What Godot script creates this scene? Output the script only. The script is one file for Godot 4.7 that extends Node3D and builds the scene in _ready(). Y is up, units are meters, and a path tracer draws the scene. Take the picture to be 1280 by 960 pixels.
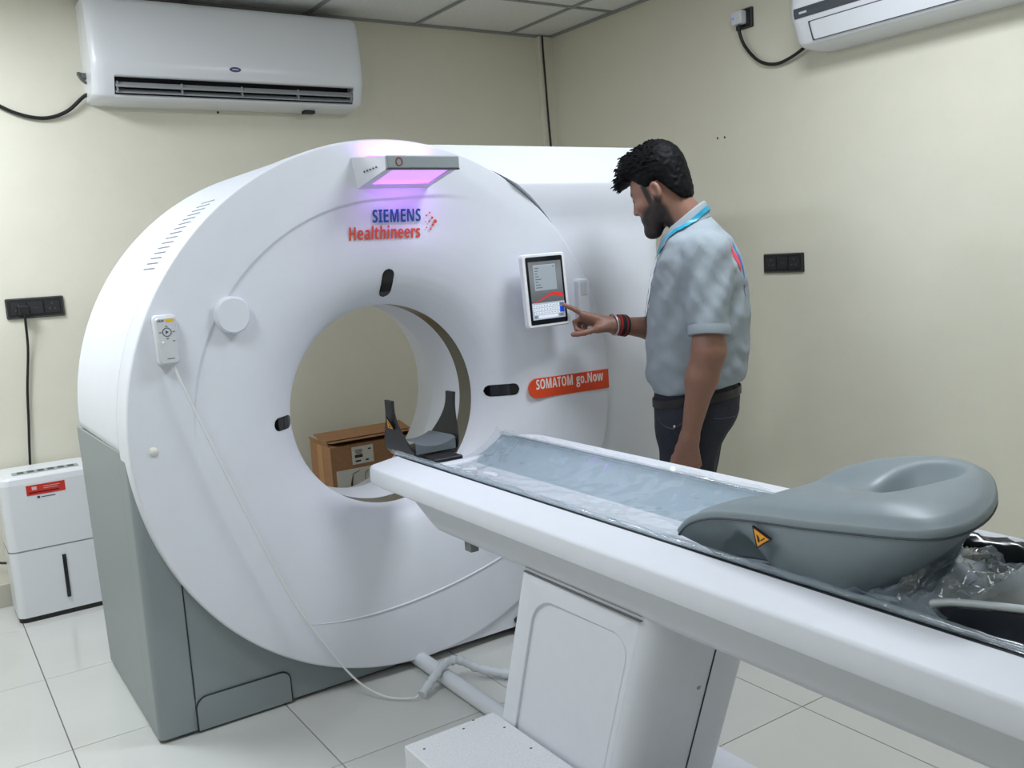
extends Node3D
# A CT scanner room: white gantry, patient table under plastic, a technician at the gantry's tablet.

class Geo:
	var v := PackedVector3Array()
	var n := PackedVector3Array()
	var c := PackedColorArray()
	var uv := PackedVector2Array()
	var idx := PackedInt32Array()
	var xf := Transform3D.IDENTITY
	func vert(p: Vector3, nn: Vector3, t := Vector2.ZERO) -> int:
		v.push_back(xf * p); n.push_back((xf.basis * nn).normalized()); uv.push_back(t)
		return v.size() - 1
	func tri(a: int, b: int, d: int) -> void:
		idx.push_back(a); idx.push_back(b); idx.push_back(d)
	func flat(pts: Array, want := Vector3.ZERO) -> void:   # flat convex polygon
		var nn: Vector3 = (pts[2] - pts[0]).cross(pts[1] - pts[0]).normalized()
		var rev := want != Vector3.ZERO and nn.dot(want) < 0.0
		if rev: nn = -nn
		var b := v.size()
		for p in pts: vert(p, nn)
		for i in range(1, pts.size() - 1):
			if rev: tri(b, b + i + 1, b + i)
			else: tri(b, b + i, b + i + 1)
	func poly(pts: PackedVector2Array, f: Callable, want: Vector3) -> void:  # flat polygon of any outline, f maps Vector2 -> Vector3
		var t := Geometry2D.triangulate_polygon(pts)
		var b := v.size()
		for p in pts: vert(f.call(p), want, p)
		for i in range(0, t.size(), 3):
			var p0: Vector3 = f.call(pts[t[i]]); var p1: Vector3 = f.call(pts[t[i + 1]]); var p2: Vector3 = f.call(pts[t[i + 2]])
			if (p2 - p0).cross(p1 - p0).dot(want) >= 0.0: tri(b + t[i], b + t[i + 1], b + t[i + 2])
			else: tri(b + t[i], b + t[i + 2], b + t[i + 1])
	func grid(nu: int, nv: int, f: Callable, closed := false, flip := false) -> void:  # smooth patch, f(i, j) -> Vector3 ; closed in i
		var b := v.size()
		var P := PackedVector3Array()
		for j in nv:
			for i in nu: P.push_back(f.call(i, j))
		var N := PackedVector3Array(); N.resize(nu * nv)
		var cu := nu if closed else nu - 1
		for j in nv - 1:
			for i in cu:
				var i2 := (i + 1) % nu
				var a := j * nu + i; var bb := j * nu + i2; var cc := (j + 1) * nu + i2; var d := (j + 1) * nu + i
				var fn := (P[cc] - P[a]).cross(P[bb] - P[d])
				if flip: fn = -fn
				N[a] += fn; N[bb] += fn; N[cc] += fn; N[d] += fn
		for j in nv:
			for i in nu:
				vert(P[j * nu + i], N[j * nu + i], Vector2(float(i) / maxi(nu - 1, 1), float(j) / maxi(nv - 1, 1)))
		for j in nv - 1:
			for i in cu:
				var i2 := (i + 1) % nu
				var a := b + j * nu + i; var bb := b + j * nu + i2; var cc := b + (j + 1) * nu + i2; var d := b + (j + 1) * nu + i
				if flip: tri(a, cc, bb); tri(a, d, cc)
				else: tri(a, bb, cc); tri(a, cc, d)
	func rbox(ce: Vector3, h: Vector3, r: float, seg := 3, bs := Basis.IDENTITY) -> void:  # box with rounded edges
		var ax := []
		for k in 3:
			var l := []
			for s in range(seg, -1, -1): l.push_back(-(h[k] - r) - r * tan(PI / 4 * s / seg))
			for s in seg + 1: l.push_back((h[k] - r) + r * tan(PI / 4 * s / seg))
			ax.push_back(l)
		var m := 2 * seg + 2
		for k in 3:
			var k1 := (k + 1) % 3; var k2 := (k + 2) % 3
			for sg in [-1.0, 1.0]:
				var b := v.size()
				for j in m:
					for i in m:
						var p := Vector3.ZERO
						p[k] = sg * h[k]; p[k1] = ax[k1][i]; p[k2] = ax[k2][j]
						var q := Vector3(clampf(p.x, -h.x + r, h.x - r), clampf(p.y, -h.y + r, h.y - r), clampf(p.z, -h.z + r, h.z - r))
						var d := (p - q).normalized()
						vert(ce + bs * (q + d * r), bs * d, Vector2(float(i) / (m - 1), float(j) / (m - 1)))
				for j in m - 1:
					for i in m - 1:
						var a := b + j * m + i
						if sg > 0: tri(a, a + m + 1, a + 1); tri(a, a + m, a + m + 1)
						else: tri(a, a + 1, a + m + 1); tri(a, a + m + 1, a + m)
	func box(ce: Vector3, h: Vector3, bs := Basis.IDENTITY) -> void:
		for k in 3:
			for sg in [-1.0, 1.0]:
				var e := Vector3.ZERO; e[k] = sg
				var a := Vector3.ZERO; a[(k + 1) % 3] = h[(k + 1) % 3]
				var d := Vector3.ZERO; d[(k + 2) % 3] = h[(k + 2) % 3]
				var o := e * h
				flat([ce + bs * (o - a - d), ce + bs * (o + a - d), ce + bs * (o + a + d), ce + bs * (o - a + d)], bs * e)
	func lathe(pr: Array, seg: int, o: Vector3, ax: Basis, a0 := 0.0, a1 := TAU) -> void:  # pr: Vector2(radius, height) ; axis = ax.z
		var full := a1 - a0 > TAU - 0.001
		grid(seg if full else seg + 1, pr.size(), func(i: int, j: int):
			var a := a0 + (a1 - a0) * i / seg
			return o + ax * Vector3(pr[j].x * cos(a), pr[j].x * sin(a), pr[j].y), full)
	func tube(pts: Array, rad, sides := 10, caps := true) -> void:  # rad: float or Array
		var m := pts.size()
		var T := []
		for i in m: T.push_back((pts[mini(i + 1, m - 1)] - pts[maxi(i - 1, 0)]).normalized())
		var up: Vector3 = Vector3.UP if absf(T[0].y) < 0.9 else Vector3.RIGHT
		var X := []
		for i in m:
			up = (up - T[i] * up.dot(T[i])).normalized()
			X.push_back(up)
		grid(sides, m, func(i: int, j: int):
			var a := TAU * i / sides
			var r: float = rad[j] if rad is Array else rad
			return pts[j] + (X[j] * cos(a) + T[j].cross(X[j]) * sin(a)) * r, true, true)
		if caps:
			for e in [0, m - 1]:
				var l := []
				var r: float = rad[e] if rad is Array else rad
				for i in sides:
					var a := TAU * i / sides
					l.push_back(pts[e] + (X[e] * cos(a) + T[e].cross(X[e]) * sin(a)) * r)
				flat(l, T[e] if e else -T[e])
	func ext(pts: PackedVector2Array, z0: float, z1: float, bev := 0.0, tf := Transform3D.IDENTITY, smooth := true) -> void:  # outline in xy, extruded z0..z1 (z1 the front), bevelled front edge
		if Geometry2D.is_polygon_clockwise(pts): pts.reverse()
		var m := pts.size()
		var ins := PackedVector2Array()
		for i in m:
			var a := (pts[i] - pts[(i - 1 + m) % m]).normalized(); var b := (pts[(i + 1) % m] - pts[i]).normalized()
			var na := Vector2(-a.y, a.x); var nb := Vector2(-b.y, b.x)
			var nn := (na + nb); nn = nn / maxf(nn.length_squared(), 0.3) * 2.0
			ins.push_back(pts[i] + nn * bev)
		var keep := xf
		xf = keep * tf
		poly(ins, func(p): return Vector3(p.x, p.y, z1), Vector3.BACK)
		poly(pts, func(p): return Vector3(p.x, p.y, z0), Vector3.FORWARD)
		var pr := [[0, z0], [0, z1 - bev], [1, z1]] if bev > 0.0 else [[0, z0], [0, z1]]
		if smooth:
			grid(m, pr.size(), func(i: int, j: int):
				var q: Vector2 = pts[i] if pr[j][0] == 0 else ins[i]
				return Vector3(q.x, q.y, pr[j][1]), true, true)
		else:
			for i in m:
				var k := (i + 1) % m
				var e := pts[k] - pts[i]
				flat([Vector3(pts[i].x, pts[i].y, z0), Vector3(pts[k].x, pts[k].y, z0), Vector3(pts[k].x, pts[k].y, z1 - bev), Vector3(pts[i].x, pts[i].y, z1 - bev)], Vector3(e.y, -e.x, 0))
				if bev > 0.0: flat([Vector3(pts[i].x, pts[i].y, z1 - bev), Vector3(pts[k].x, pts[k].y, z1 - bev), Vector3(ins[k].x, ins[k].y, z1), Vector3(ins[i].x, ins[i].y, z1)], Vector3(e.y, -e.x, 1))
		xf = keep
	func ball(o: Vector3, r: Vector3, nu := 16, nv := 10, bs := Basis.IDENTITY) -> void:
		grid(nu, nv + 1, func(i: int, j: int):
			var a := TAU * i / nu; var b := -PI / 2 + PI * j / nv
			return o + bs * (Vector3(cos(b) * cos(a), sin(b), cos(b) * sin(a)) * r), true)
	func mesh() -> ArrayMesh:
		var ar := []; ar.resize(Mesh.ARRAY_MAX)
		ar[Mesh.ARRAY_VERTEX] = v; ar[Mesh.ARRAY_NORMAL] = n; ar[Mesh.ARRAY_TEX_UV] = uv; ar[Mesh.ARRAY_INDEX] = idx
		if c.size() == v.size() and v.size() > 0: ar[Mesh.ARRAY_COLOR] = c
		var am := ArrayMesh.new()
		am.add_surface_from_arrays(Mesh.PRIMITIVE_TRIANGLES, ar)
		return am

# surface nets of a distance field over a box, visiting only blocks near the surface
func nets(g: Geo, f: Callable, lo: Vector3, hi: Vector3, cell: float, col = null) -> void:
	var B := 6
	var nb := Vector3i(((hi - lo) / (cell * B)).ceil())
	var N := nb * B + Vector3i.ONE
	var val := PackedFloat32Array(); val.resize(N.x * N.y * N.z); val.fill(1e6)
	var blocks := []
	var reach := B * cell * 0.87 * 1.35
	for bz in nb.z:
		for by in nb.y:
			for bx in nb.x:
				var ce := lo + (Vector3(bx, by, bz) + Vector3(0.5, 0.5, 0.5)) * (B * cell)
				if absf(f.call(ce)) > reach: continue
				blocks.push_back(Vector3i(bx, by, bz) * B)
				for k in B + 1:
					for j in B + 1:
						for i in B + 1:
							var q := ((bz * B + k) * N.y + by * B + j) * N.x + bx * B + i
							if val[q] > 9e5: val[q] = f.call(lo + Vector3(bx * B + i, by * B + j, bz * B + k) * cell)
	var vid := PackedInt32Array(); vid.resize(val.size()); vid.fill(-1)
	var sx := 1; var sy := N.x; var sz := N.x * N.y
	var off := [0, sx, sy, sx + sy, sz, sx + sz, sy + sz, sx + sy + sz]
	var edges := [[0, 1], [2, 3], [4, 5], [6, 7], [0, 2], [1, 3], [4, 6], [5, 7], [0, 4], [1, 5], [2, 6], [3, 7]]
	var P := PackedVector3Array()
	var base := g.v.size()
	var cells := []
	for b in blocks:
		for k in B:
			for j in B:
				for i in B:
					var q: int = (b.z + k) * sz + (b.y + j) * sy + b.x + i
					var ins := 0
					for o in off:
						if val[q + o] < 0.0: ins += 1
					if ins == 0 or ins == 8: continue
					var s := Vector3.ZERO; var m := 0
					for e in edges:
						var a: float = val[q + off[e[0]]]; var d: float = val[q + off[e[1]]]
						if (a < 0.0) == (d < 0.0): continue
						var t := a / (a - d)
						var A := Vector3(e[0] & 1, (e[0] >> 1) & 1, e[0] >> 2); var D := Vector3(e[1] & 1, (e[1] >> 1) & 1, e[1] >> 2)
						s += A.lerp(D, t); m += 1
					vid[q] = P.size()
					P.push_back(lo + (Vector3(b.x + i, b.y + j, b.z + k) + s / m) * cell)
					cells.push_back(q)
	var nn := PackedVector3Array(); nn.resize(P.size())
	var tr := PackedInt32Array()
	for q in cells:
		for ax in 3:
			var st: int = [sx, sy, sz][ax]; var u: int = [sy, sz, sx][ax]; var w: int = [sz, sx, sy][ax]
			var a := val[q]; var d := val[q + st]
			if (a < 0.0) == (d < 0.0) or q - u - w < 0: continue
			var i0 := vid[q]; var i1 := vid[q - u]; var i2 := vid[q - u - w]; var i3 := vid[q - w]
			if i1 < 0 or i2 < 0 or i3 < 0: continue
			var quad := [i0, i1, i2, i3] if a < 0.0 else [i0, i3, i2, i1]
			var fn := (P[quad[2]] - P[quad[0]]).cross(P[quad[1]] - P[quad[3]])
			for x in quad: nn[x] += fn
			for x in [quad[0], quad[1], quad[2], quad[0], quad[2], quad[3]]: tr.push_back(base + x)
	for i in P.size():
		g.vert(P[i], nn[i])
		if col != null: g.c.push_back(col.call(P[i]))
	g.idx.append_array(tr)

static func smin(a: float, b: float, k: float) -> float:
	var h := maxf(k - absf(a - b), 0.0) / k
	return minf(a, b) - h * h * k * 0.25
static func smax(a: float, b: float, k: float) -> float:
	return -smin(-a, -b, k)
static func cap(p: Vector3, a: Vector3, b: Vector3, ra: float, rb: float) -> float:
	var ab := b - a
	var t := clampf((p - a).dot(ab) / ab.length_squared(), 0.0, 1.0)
	return p.distance_to(a + ab * t) - lerpf(ra, rb, t)
static func ell(p: Vector3, o: Vector3, r: Vector3) -> float:
	var q := (p - o) / r
	var k := q.length()
	return (k - 1.0) * k / maxf((q / r).length(), 1e-5) if k > 0.05 else -minf(r.x, minf(r.y, r.z))

# ---- naming, tagging
var used := {}
func numbered(s: String) -> String:
	if not used.has(s): used[s] = 0; return s
	used[s] += 1
	return "%s_%03d" % [s, used[s]]
func thing(called: String, label: String, category: String, at := Vector3.ZERO, group := "") -> Node3D:
	var o := Node3D.new(); o.name = numbered(called); add_child(o); o.position = at
	tag(o, label, category, group)
	return o
func tag(o: Node, label: String, category: String, group := "") -> void:
	o.set_meta("label", label); o.set_meta("category", category)
	if group: o.set_meta("group", group)
# adds one mesh part; the geometry is given in world coordinates and moved into the parent's frame
func part(called: String, g: Geo, m: Material, parent: Node = null, label := "") -> MeshInstance3D:
	return inst(called, g.mesh(), m, parent, label)
func inst(called: String, me: Mesh, m: Material, parent: Node = null, label := "") -> MeshInstance3D:
	var o := MeshInstance3D.new()
	o.mesh = me; o.material_override = m
	o.cast_shadow = GeometryInstance3D.SHADOW_CASTING_SETTING_ON
	if parent == null:
		o.name = numbered(called); add_child(o)
	else:
		o.name = called; parent.add_child(o, true)
		o.transform = world_of(parent).affine_inverse()
	if label: o.set_meta("label", label)
	return o
func world_of(nd: Node) -> Transform3D:
	var t := Transform3D.IDENTITY
	while nd != self and nd is Node3D:
		t = nd.transform * t; nd = nd.get_parent()
	return t
func structure(o: Node, label := "") -> void:
	o.set_meta("kind", "structure")
	if label: o.set_meta("label", label)

func mat(r: int, g: int, b: int, rough := 0.5, metal := 0.0) -> StandardMaterial3D:
	var m := StandardMaterial3D.new()
	m.albedo_color = Color8(r, g, b); m.roughness = rough; m.metallic = metal
	return m
func noisy(r: int, g: int, b: int, amp: float, freq: float, rough: float, bump := 0.0, seed_ := 1, size := 512, scale := 1.0) -> StandardMaterial3D:
	var m := mat(255, 255, 255, rough)
	var nz := FastNoiseLite.new(); nz.seed = seed_; nz.frequency = freq; nz.fractal_octaves = 4
	var t := NoiseTexture2D.new(); t.width = size; t.height = size; t.seamless = true; t.noise = nz
	var gr := Gradient.new()
	var b0 := Color8(r, g, b)
	gr.set_color(0, b0.darkened(amp)); gr.set_color(1, b0.lightened(amp))
	t.color_ramp = gr
	m.albedo_texture = t
	if bump > 0.0:
		var t2 := NoiseTexture2D.new(); t2.width = size; t2.height = size; t2.seamless = true; t2.noise = nz; t2.as_normal_map = true; t2.bump_strength = bump
		m.normal_enabled = true; m.normal_texture = t2
	m.uv1_triplanar = true; m.uv1_world_triplanar = true
	m.uv1_scale = Vector3.ONE * scale
	return m
func rrect(x0: float, y0: float, x1: float, y1: float, r, seg := 5) -> PackedVector2Array:  # r: float or [bl, br, tr, tl]
	var R = r if r is Array else [r, r, r, r]
	var out := PackedVector2Array()
	var cs := [[x0, y0, 1, 1, PI], [x1, y0, -1, 1, 1.5 * PI], [x1, y1, -1, -1, 0.0], [x0, y1, 1, -1, 0.5 * PI]]
	for k in 4:
		var q = cs[k]
		if R[k] <= 0.0: out.push_back(Vector2(q[0], q[1])); continue
		var ce := Vector2(q[0] + q[2] * R[k], q[1] + q[3] * R[k])
		for s in seg + 1:
			var a: float = q[4] + PI / 2 * s / seg
			out.push_back(ce + Vector2(cos(a), sin(a)) * R[k])
	return out
func spline(p: Array, per := 8) -> Array:
	var out := []
	for i in p.size() - 1:
		var a: Vector3 = p[maxi(i - 1, 0)]; var b: Vector3 = p[i]; var c: Vector3 = p[i + 1]; var d: Vector3 = p[mini(i + 2, p.size() - 1)]
		for s in per: out.push_back(b.cubic_interpolate(c, a, d, float(s) / per))
	out.push_back(p[-1])
	return out
func lettering(s: String, size: float, m: Material, tf: Transform3D, parent: Node, wid := 0.0, bold := true, depth := 0.0012, fnt := "Droid Sans") -> MeshInstance3D:
	var tm := TextMesh.new()
	var f := SystemFont.new(); f.font_names = PackedStringArray([fnt]); f.font_weight = 700 if bold else 400
	tm.font = f; tm.text = s; tm.font_size = 48; tm.pixel_size = size / 48.0; tm.depth = depth
	tm.horizontal_alignment = HORIZONTAL_ALIGNMENT_LEFT; tm.vertical_alignment = VERTICAL_ALIGNMENT_BOTTOM
	var o := inst("lettering", tm, m, parent)
	var bb := tm.get_aabb()
	var sx := wid / bb.size.x if wid > 0.0 else 1.0
	o.transform = world_of(parent).affine_inverse() * tf * Transform3D(Basis.from_scale(Vector3(sx, 1, 1)), Vector3(-bb.position.x * sx, 0, 0))
	return o

const XW := 3.338      # right wall
const ZB := -4.455     # back wall
const XL := -2.4
const ZF := 2.3
const HC := 2.6
var rng := RandomNumberGenerator.new()
var white: StandardMaterial3D
var black: StandardMaterial3D
var grey: StandardMaterial3D
var steel: StandardMaterial3D

func _ready() -> void:
	rng.seed = 7
	# ---------- camera
	var cam := Camera3D.new(); cam.name = "camera"
	add_child(cam)
	cam.position = Vector3(0, 1.3674, 0)
	cam.basis = Basis.from_euler(Vector3(deg_to_rad(-7.8851), deg_to_rad(-33.3436), deg_to_rad(-3.5621)))
	cam.fov = 45.235
	cam.near = 0.02
	cam.current = true
	# ---------- environment: a closed room, lit by its ceiling panels only
	var env := Environment.new()
	env.background_mode = Environment.BG_COLOR
	env.background_color = Color(0.02, 0.02, 0.02)
	env.tonemap_mode = Environment.TONE_MAPPER_LINEAR
	env.tonemap_exposure = 0.86
	env.sdfgi_enabled = true; env.ssao_enabled = true; env.ssil_enabled = true
	var we := WorldEnvironment.new(); we.name = "environment"; we.environment = env
	add_child(we)
	# ---------- ceiling light panels (all but their light lies outside the frame)
	var tube_white := Color(0.94, 0.97, 1.0)
	light_panel(Vector3(-0.24, HC, -3.576), tube_white, 0.6, "square ceiling light panel near the back wall on the left")
	light_panel(Vector3(-0.24, HC, -1.776), tube_white, 0.36, "square ceiling light panel to the left of the camera")
	light_panel(Vector3(2.16, HC, -1.776), tube_white, 0.43, "square ceiling light panel above the person and the table")
	light_panel(Vector3(-0.24, HC, 0.624), tube_white, 0.1, "square ceiling light panel behind the camera on the left")
	light_panel(Vector3(2.76, HC, 0.624), tube_white, 0.1, "square ceiling light panel behind the camera on the right")
	# ---------- shared materials
	white = mat(236, 238, 243, 0.42)
	black = mat(22, 22, 24, 0.45)
	grey = mat(140, 149, 151, 0.45)
	steel = mat(190, 190, 192, 0.3, 0.9)
	room()
	gantry()
	patient_table()
	table_goods()
	wall_units()
	floor_goods()
	person()

func light_panel(at: Vector3, col: Color, e: float, label: String) -> void:
	var t := thing("ceiling_light", label, "ceiling light", at, "square ceiling light panels")
	var g := Geo.new()
	for s in [-1, 1]:
		g.box(at + Vector3(0.288 * s, -0.008, 0), Vector3(0.012, 0.012, 0.3))
		g.box(at + Vector3(0, -0.008, 0.288 * s), Vector3(0.276, 0.012, 0.012))
	part("frame", g, mat(225, 226, 228, 0.4), t)
	g = Geo.new()
	g.box(at + Vector3(0, -0.004, 0), Vector3(0.276, 0.006, 0.276))
	var m := mat(240, 240, 240, 0.6)
	m.emission_enabled = true; m.emission = col; m.emission_energy_multiplier = 2.0
	part("diffuser", g, m, t)
	var l := AreaLight3D.new(); l.name = "light"
	t.add_child(l)
	l.position = Vector3(0, -0.02, 0)
	l.rotation = Vector3(-PI / 2, 0, 0)
	l.area_size = Vector2(0.55, 0.55)
	l.light_color = col; l.light_energy = e * 7.0
	l.area_range = 12.0; l.area_attenuation = 2.0
	l.shadow_enabled = true

func room() -> void:
	# ----- floor: grout bed, then every tile
	var fl := Node3D.new(); fl.name = "floor"; add_child(fl)
	structure(fl, "glossy off-white square floor tiles with thin dark joints")
	var g := Geo.new()
	g.box(Vector3((XL + XW) / 2, -0.055, (ZB + ZF) / 2), Vector3((XW - XL) / 2 + 0.1, 0.05, (ZF - ZB) / 2 + 0.1))
	part("grout_bed", g, mat(112, 110, 104, 0.9), fl)
	var tm := []
	for k in 3:
		var q := noisy([208, 205, 211][k], [209, 206, 211][k], [204, 202, 206][k], 0.025, 0.006, 0.13, 0.0, 11 + k, 512, 0.5)
		tm.push_back(q)
	var tile_mesh := {}
	var xs := edges_of(0.271, 0.6, XL, XW); var zs := edges_of(-1.7, 0.6, ZB, ZF)
	for i in xs.size() - 1:
		for j in zs.size() - 1:
			var w: float = xs[i + 1] - xs[i] - 0.003; var d: float = zs[j + 1] - zs[j] - 0.003
			var key := "%.3f %.3f" % [w, d]
			if not tile_mesh.has(key):
				var q := Geo.new()
				var p := PackedVector2Array([Vector2(-w / 2, -d / 2), Vector2(w / 2, -d / 2), Vector2(w / 2, d / 2), Vector2(-w / 2, d / 2)])
				q.ext(p, -0.007, 0.0, 0.0012, Transform3D(Basis(Vector3.RIGHT, Vector3.FORWARD, Vector3.UP), Vector3.ZERO), false)
				tile_mesh[key] = q.mesh()
			var o := inst("tile", tile_mesh[key], tm[rng.randi() % 3], fl)
			o.position = Vector3((xs[i] + xs[i + 1]) / 2, 0, (zs[j] + zs[j + 1]) / 2)
	# ----- walls
	var paint := noisy(231, 227, 210, 0.012, 0.012, 0.42, 0.6, 3, 512, 0.7)
	var t := 0.12
	wall("wall_back", Vector3((XL + XW) / 2, HC / 2, ZB - t / 2), Vector3((XW - XL) / 2 + t, HC / 2 + 0.1, t / 2), paint, "cream painted wall behind the scanner")
	wall("wall_right", Vector3(XW + t / 2, HC / 2, (ZB + ZF) / 2), Vector3(t / 2, HC / 2 + 0.1, (ZF - ZB) / 2), paint, "cream painted wall on the right")
	wall("wall_left", Vector3(XL - t / 2, HC / 2, (ZB + ZF) / 2), Vector3(t / 2, HC / 2 + 0.1, (ZF - ZB) / 2), paint, "cream painted wall left of the camera")
	wall("wall_front", Vector3((XL + XW) / 2, HC / 2, ZF + t / 2), Vector3((XW - XL) / 2 + t, HC / 2 + 0.1, t / 2), paint, "cream painted wall behind the camera")
	var wr := get_node("wall_right")
	g = Geo.new()
	for p in [[1.86, -3.17], [1.858, -3.125]]:
		g.ball(Vector3(XW, p[0], p[1]), Vector3(0.003, 0.006, 0.005), 8, 6)
	part("screw_hole", g, black, wr)
	g = Geo.new(); g.ball(Vector3(1.375, 2.12, ZB), Vector3(0.006, 0.006, 0.003), 8, 6)
	part("screw_hole", g, black, get_node("wall_back"))
	# corner boxing and skirting
	g = Geo.new(); g.rbox(Vector3(3.29, HC / 2, ZB + 0.012), Vector3(0.05, HC / 2, 0.016), 0.003, 2)
	structure(part("trim_1", g, paint), "narrow cream boxing running up the corner")
	var sk := mat(196, 192, 180, 0.25)
	g = Geo.new(); g.rbox(Vector3((XL + 3.23) / 2, 0.05, ZB + 0.006), Vector3((3.23 - XL) / 2, 0.05, 0.007), 0.002, 2)
	structure(part("baseboard_back", g, sk), "low tile skirting along the back wall")
	g = Geo.new(); g.rbox(Vector3(XW - 0.006, 0.05, (ZB + ZF) / 2), Vector3(0.007, 0.05, (ZF - ZB) / 2 - 0.02), 0.002, 2)
	structure(part("baseboard_right", g, sk), "low tile skirting along the right wall")
	# ----- ceiling: board above, T bars, every lay-in tile
	var ce := Node3D.new(); ce.name = "ceiling"; add_child(ce)
	structure(ce, "suspended ceiling of pale square lay-in tiles")
	g = Geo.new()
	g.box(Vector3((XL + XW) / 2, HC + 0.09, (ZB + ZF) / 2), Vector3((XW - XL) / 2 + 0.1, 0.04, (ZF - ZB) / 2 + 0.1))
	part("ceiling_board", g, mat(150, 150, 150, 0.9), ce)
	var cm := []
	for k in 2: cm.push_back(noisy([240, 236][k], [240, 236][k], [238, 234][k], 0.04, 0.05, 0.85, 1.5, 21 + k, 512, 1.4))
	xs = edges_of(2.46, 0.6, XL, XW); zs = edges_of(-3.876, 0.6, ZB, ZF)
	g = Geo.new()
	for i in range(1, xs.size() - 1): g.box(Vector3(xs[i], HC + 0.004, (ZB + ZF) / 2), Vector3(0.008, 0.005, (ZF - ZB) / 2))
	for j in range(1, zs.size() - 1): g.box(Vector3((XL + XW) / 2, HC + 0.005, zs[j]), Vector3((XW - XL) / 2, 0.005, 0.008))
	g.box(Vector3((XL + XW) / 2, HC + 0.002, ZB + 0.008), Vector3((XW - XL) / 2, 0.006, 0.009))
	g.box(Vector3(XW - 0.008, HC + 0.002, (ZB + ZF) / 2), Vector3(0.009, 0.006, (ZF - ZB) / 2))
	part("ceiling_grid", g, mat(150, 152, 150, 0.5), ce)
	tile_mesh.clear()
	for i in xs.size() - 1:
		for j in zs.size() - 1:
			var w: float = xs[i + 1] - xs[i] - 0.006; var d: float = zs[j + 1] - zs[j] - 0.006
			if w < 0.02 or d < 0.02: continue
			var key := "%.3f %.3f" % [w, d]
			if not tile_mesh.has(key):
				var q := Geo.new(); q.box(Vector3(0, 0.017, 0), Vector3(w / 2, 0.008, d / 2))
				tile_mesh[key] = q.mesh()
			var o := inst("ceiling_tile", tile_mesh[key], cm[rng.randi() % 2], ce)
			o.position = Vector3((xs[i] + xs[i + 1]) / 2, HC, (zs[j] + zs[j + 1]) / 2)

func edges_of(x0: float, st: float, a: float, b: float) -> Array:
	var out := [a]
	var x := x0 + st * ceilf((a - x0) / st + 0.01)
	while x < b - 0.01: out.push_back(x); x += st
	out.push_back(b)
	return out
func wall(called: String, ce: Vector3, h: Vector3, m: Material, label: String) -> void:
	var g := Geo.new(); g.box(ce, h)
	structure(part(called, g, m), label)

# ------------------------------------------------------------------ the gantry
const GC := Vector2(1.35, 0.894)     # bore axis
const GR := 0.863                    # front cover radius
# front cover profile: radius -> z
const PROF := [[0.340, -2.842], [0.344, -2.832], [0.352, -2.818], [0.365, -2.800], [0.385, -2.780], [0.410, -2.762], [0.440, -2.746], [0.480, -2.731], [0.53, -2.718], [0.58, -2.709], [0.63, -2.703], [0.7, -2.698], [0.78, -2.694], [0.83, -2.693], [0.857, -2.693], [0.8605, -2.6945], [0.863, -2.699]]
func disc_z(r: float) -> float:
	for i in PROF.size() - 1:
		if r <= PROF[i + 1][0]: return lerpf(PROF[i][1], PROF[i + 1][1], clampf((r - PROF[i][0]) / (PROF[i + 1][0] - PROF[i][0]), 0, 1))
	return PROF[-1][1]
func on_disc(x: float, y: float, up := 0.0) -> Vector3:   # a point of the front cover, lifted by up along its normal
	var d := Vector2(x, y) - GC; var r := d.length()
	var s := (disc_z(r + 0.004) - disc_z(r - 0.004)) / 0.008
	var nn := Vector3(-s * d.x / r, -s * d.y / r, 1).normalized()
	return Vector3(x, y, disc_z(r)) + nn * up
func disc_frame(x: float, y: float, up := 0.0) -> Transform3D:
	var o := on_disc(x, y, up)
	var ex := (on_disc(x + 0.01, y) - on_disc(x - 0.01, y)).normalized()
	var ey := (on_disc(x, y + 0.01) - on_disc(x, y - 0.01)).normalized()
	var ez := ex.cross(ey).normalized()
	return Transform3D(Basis(ex, ez.cross(ex), ez), o)

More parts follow.
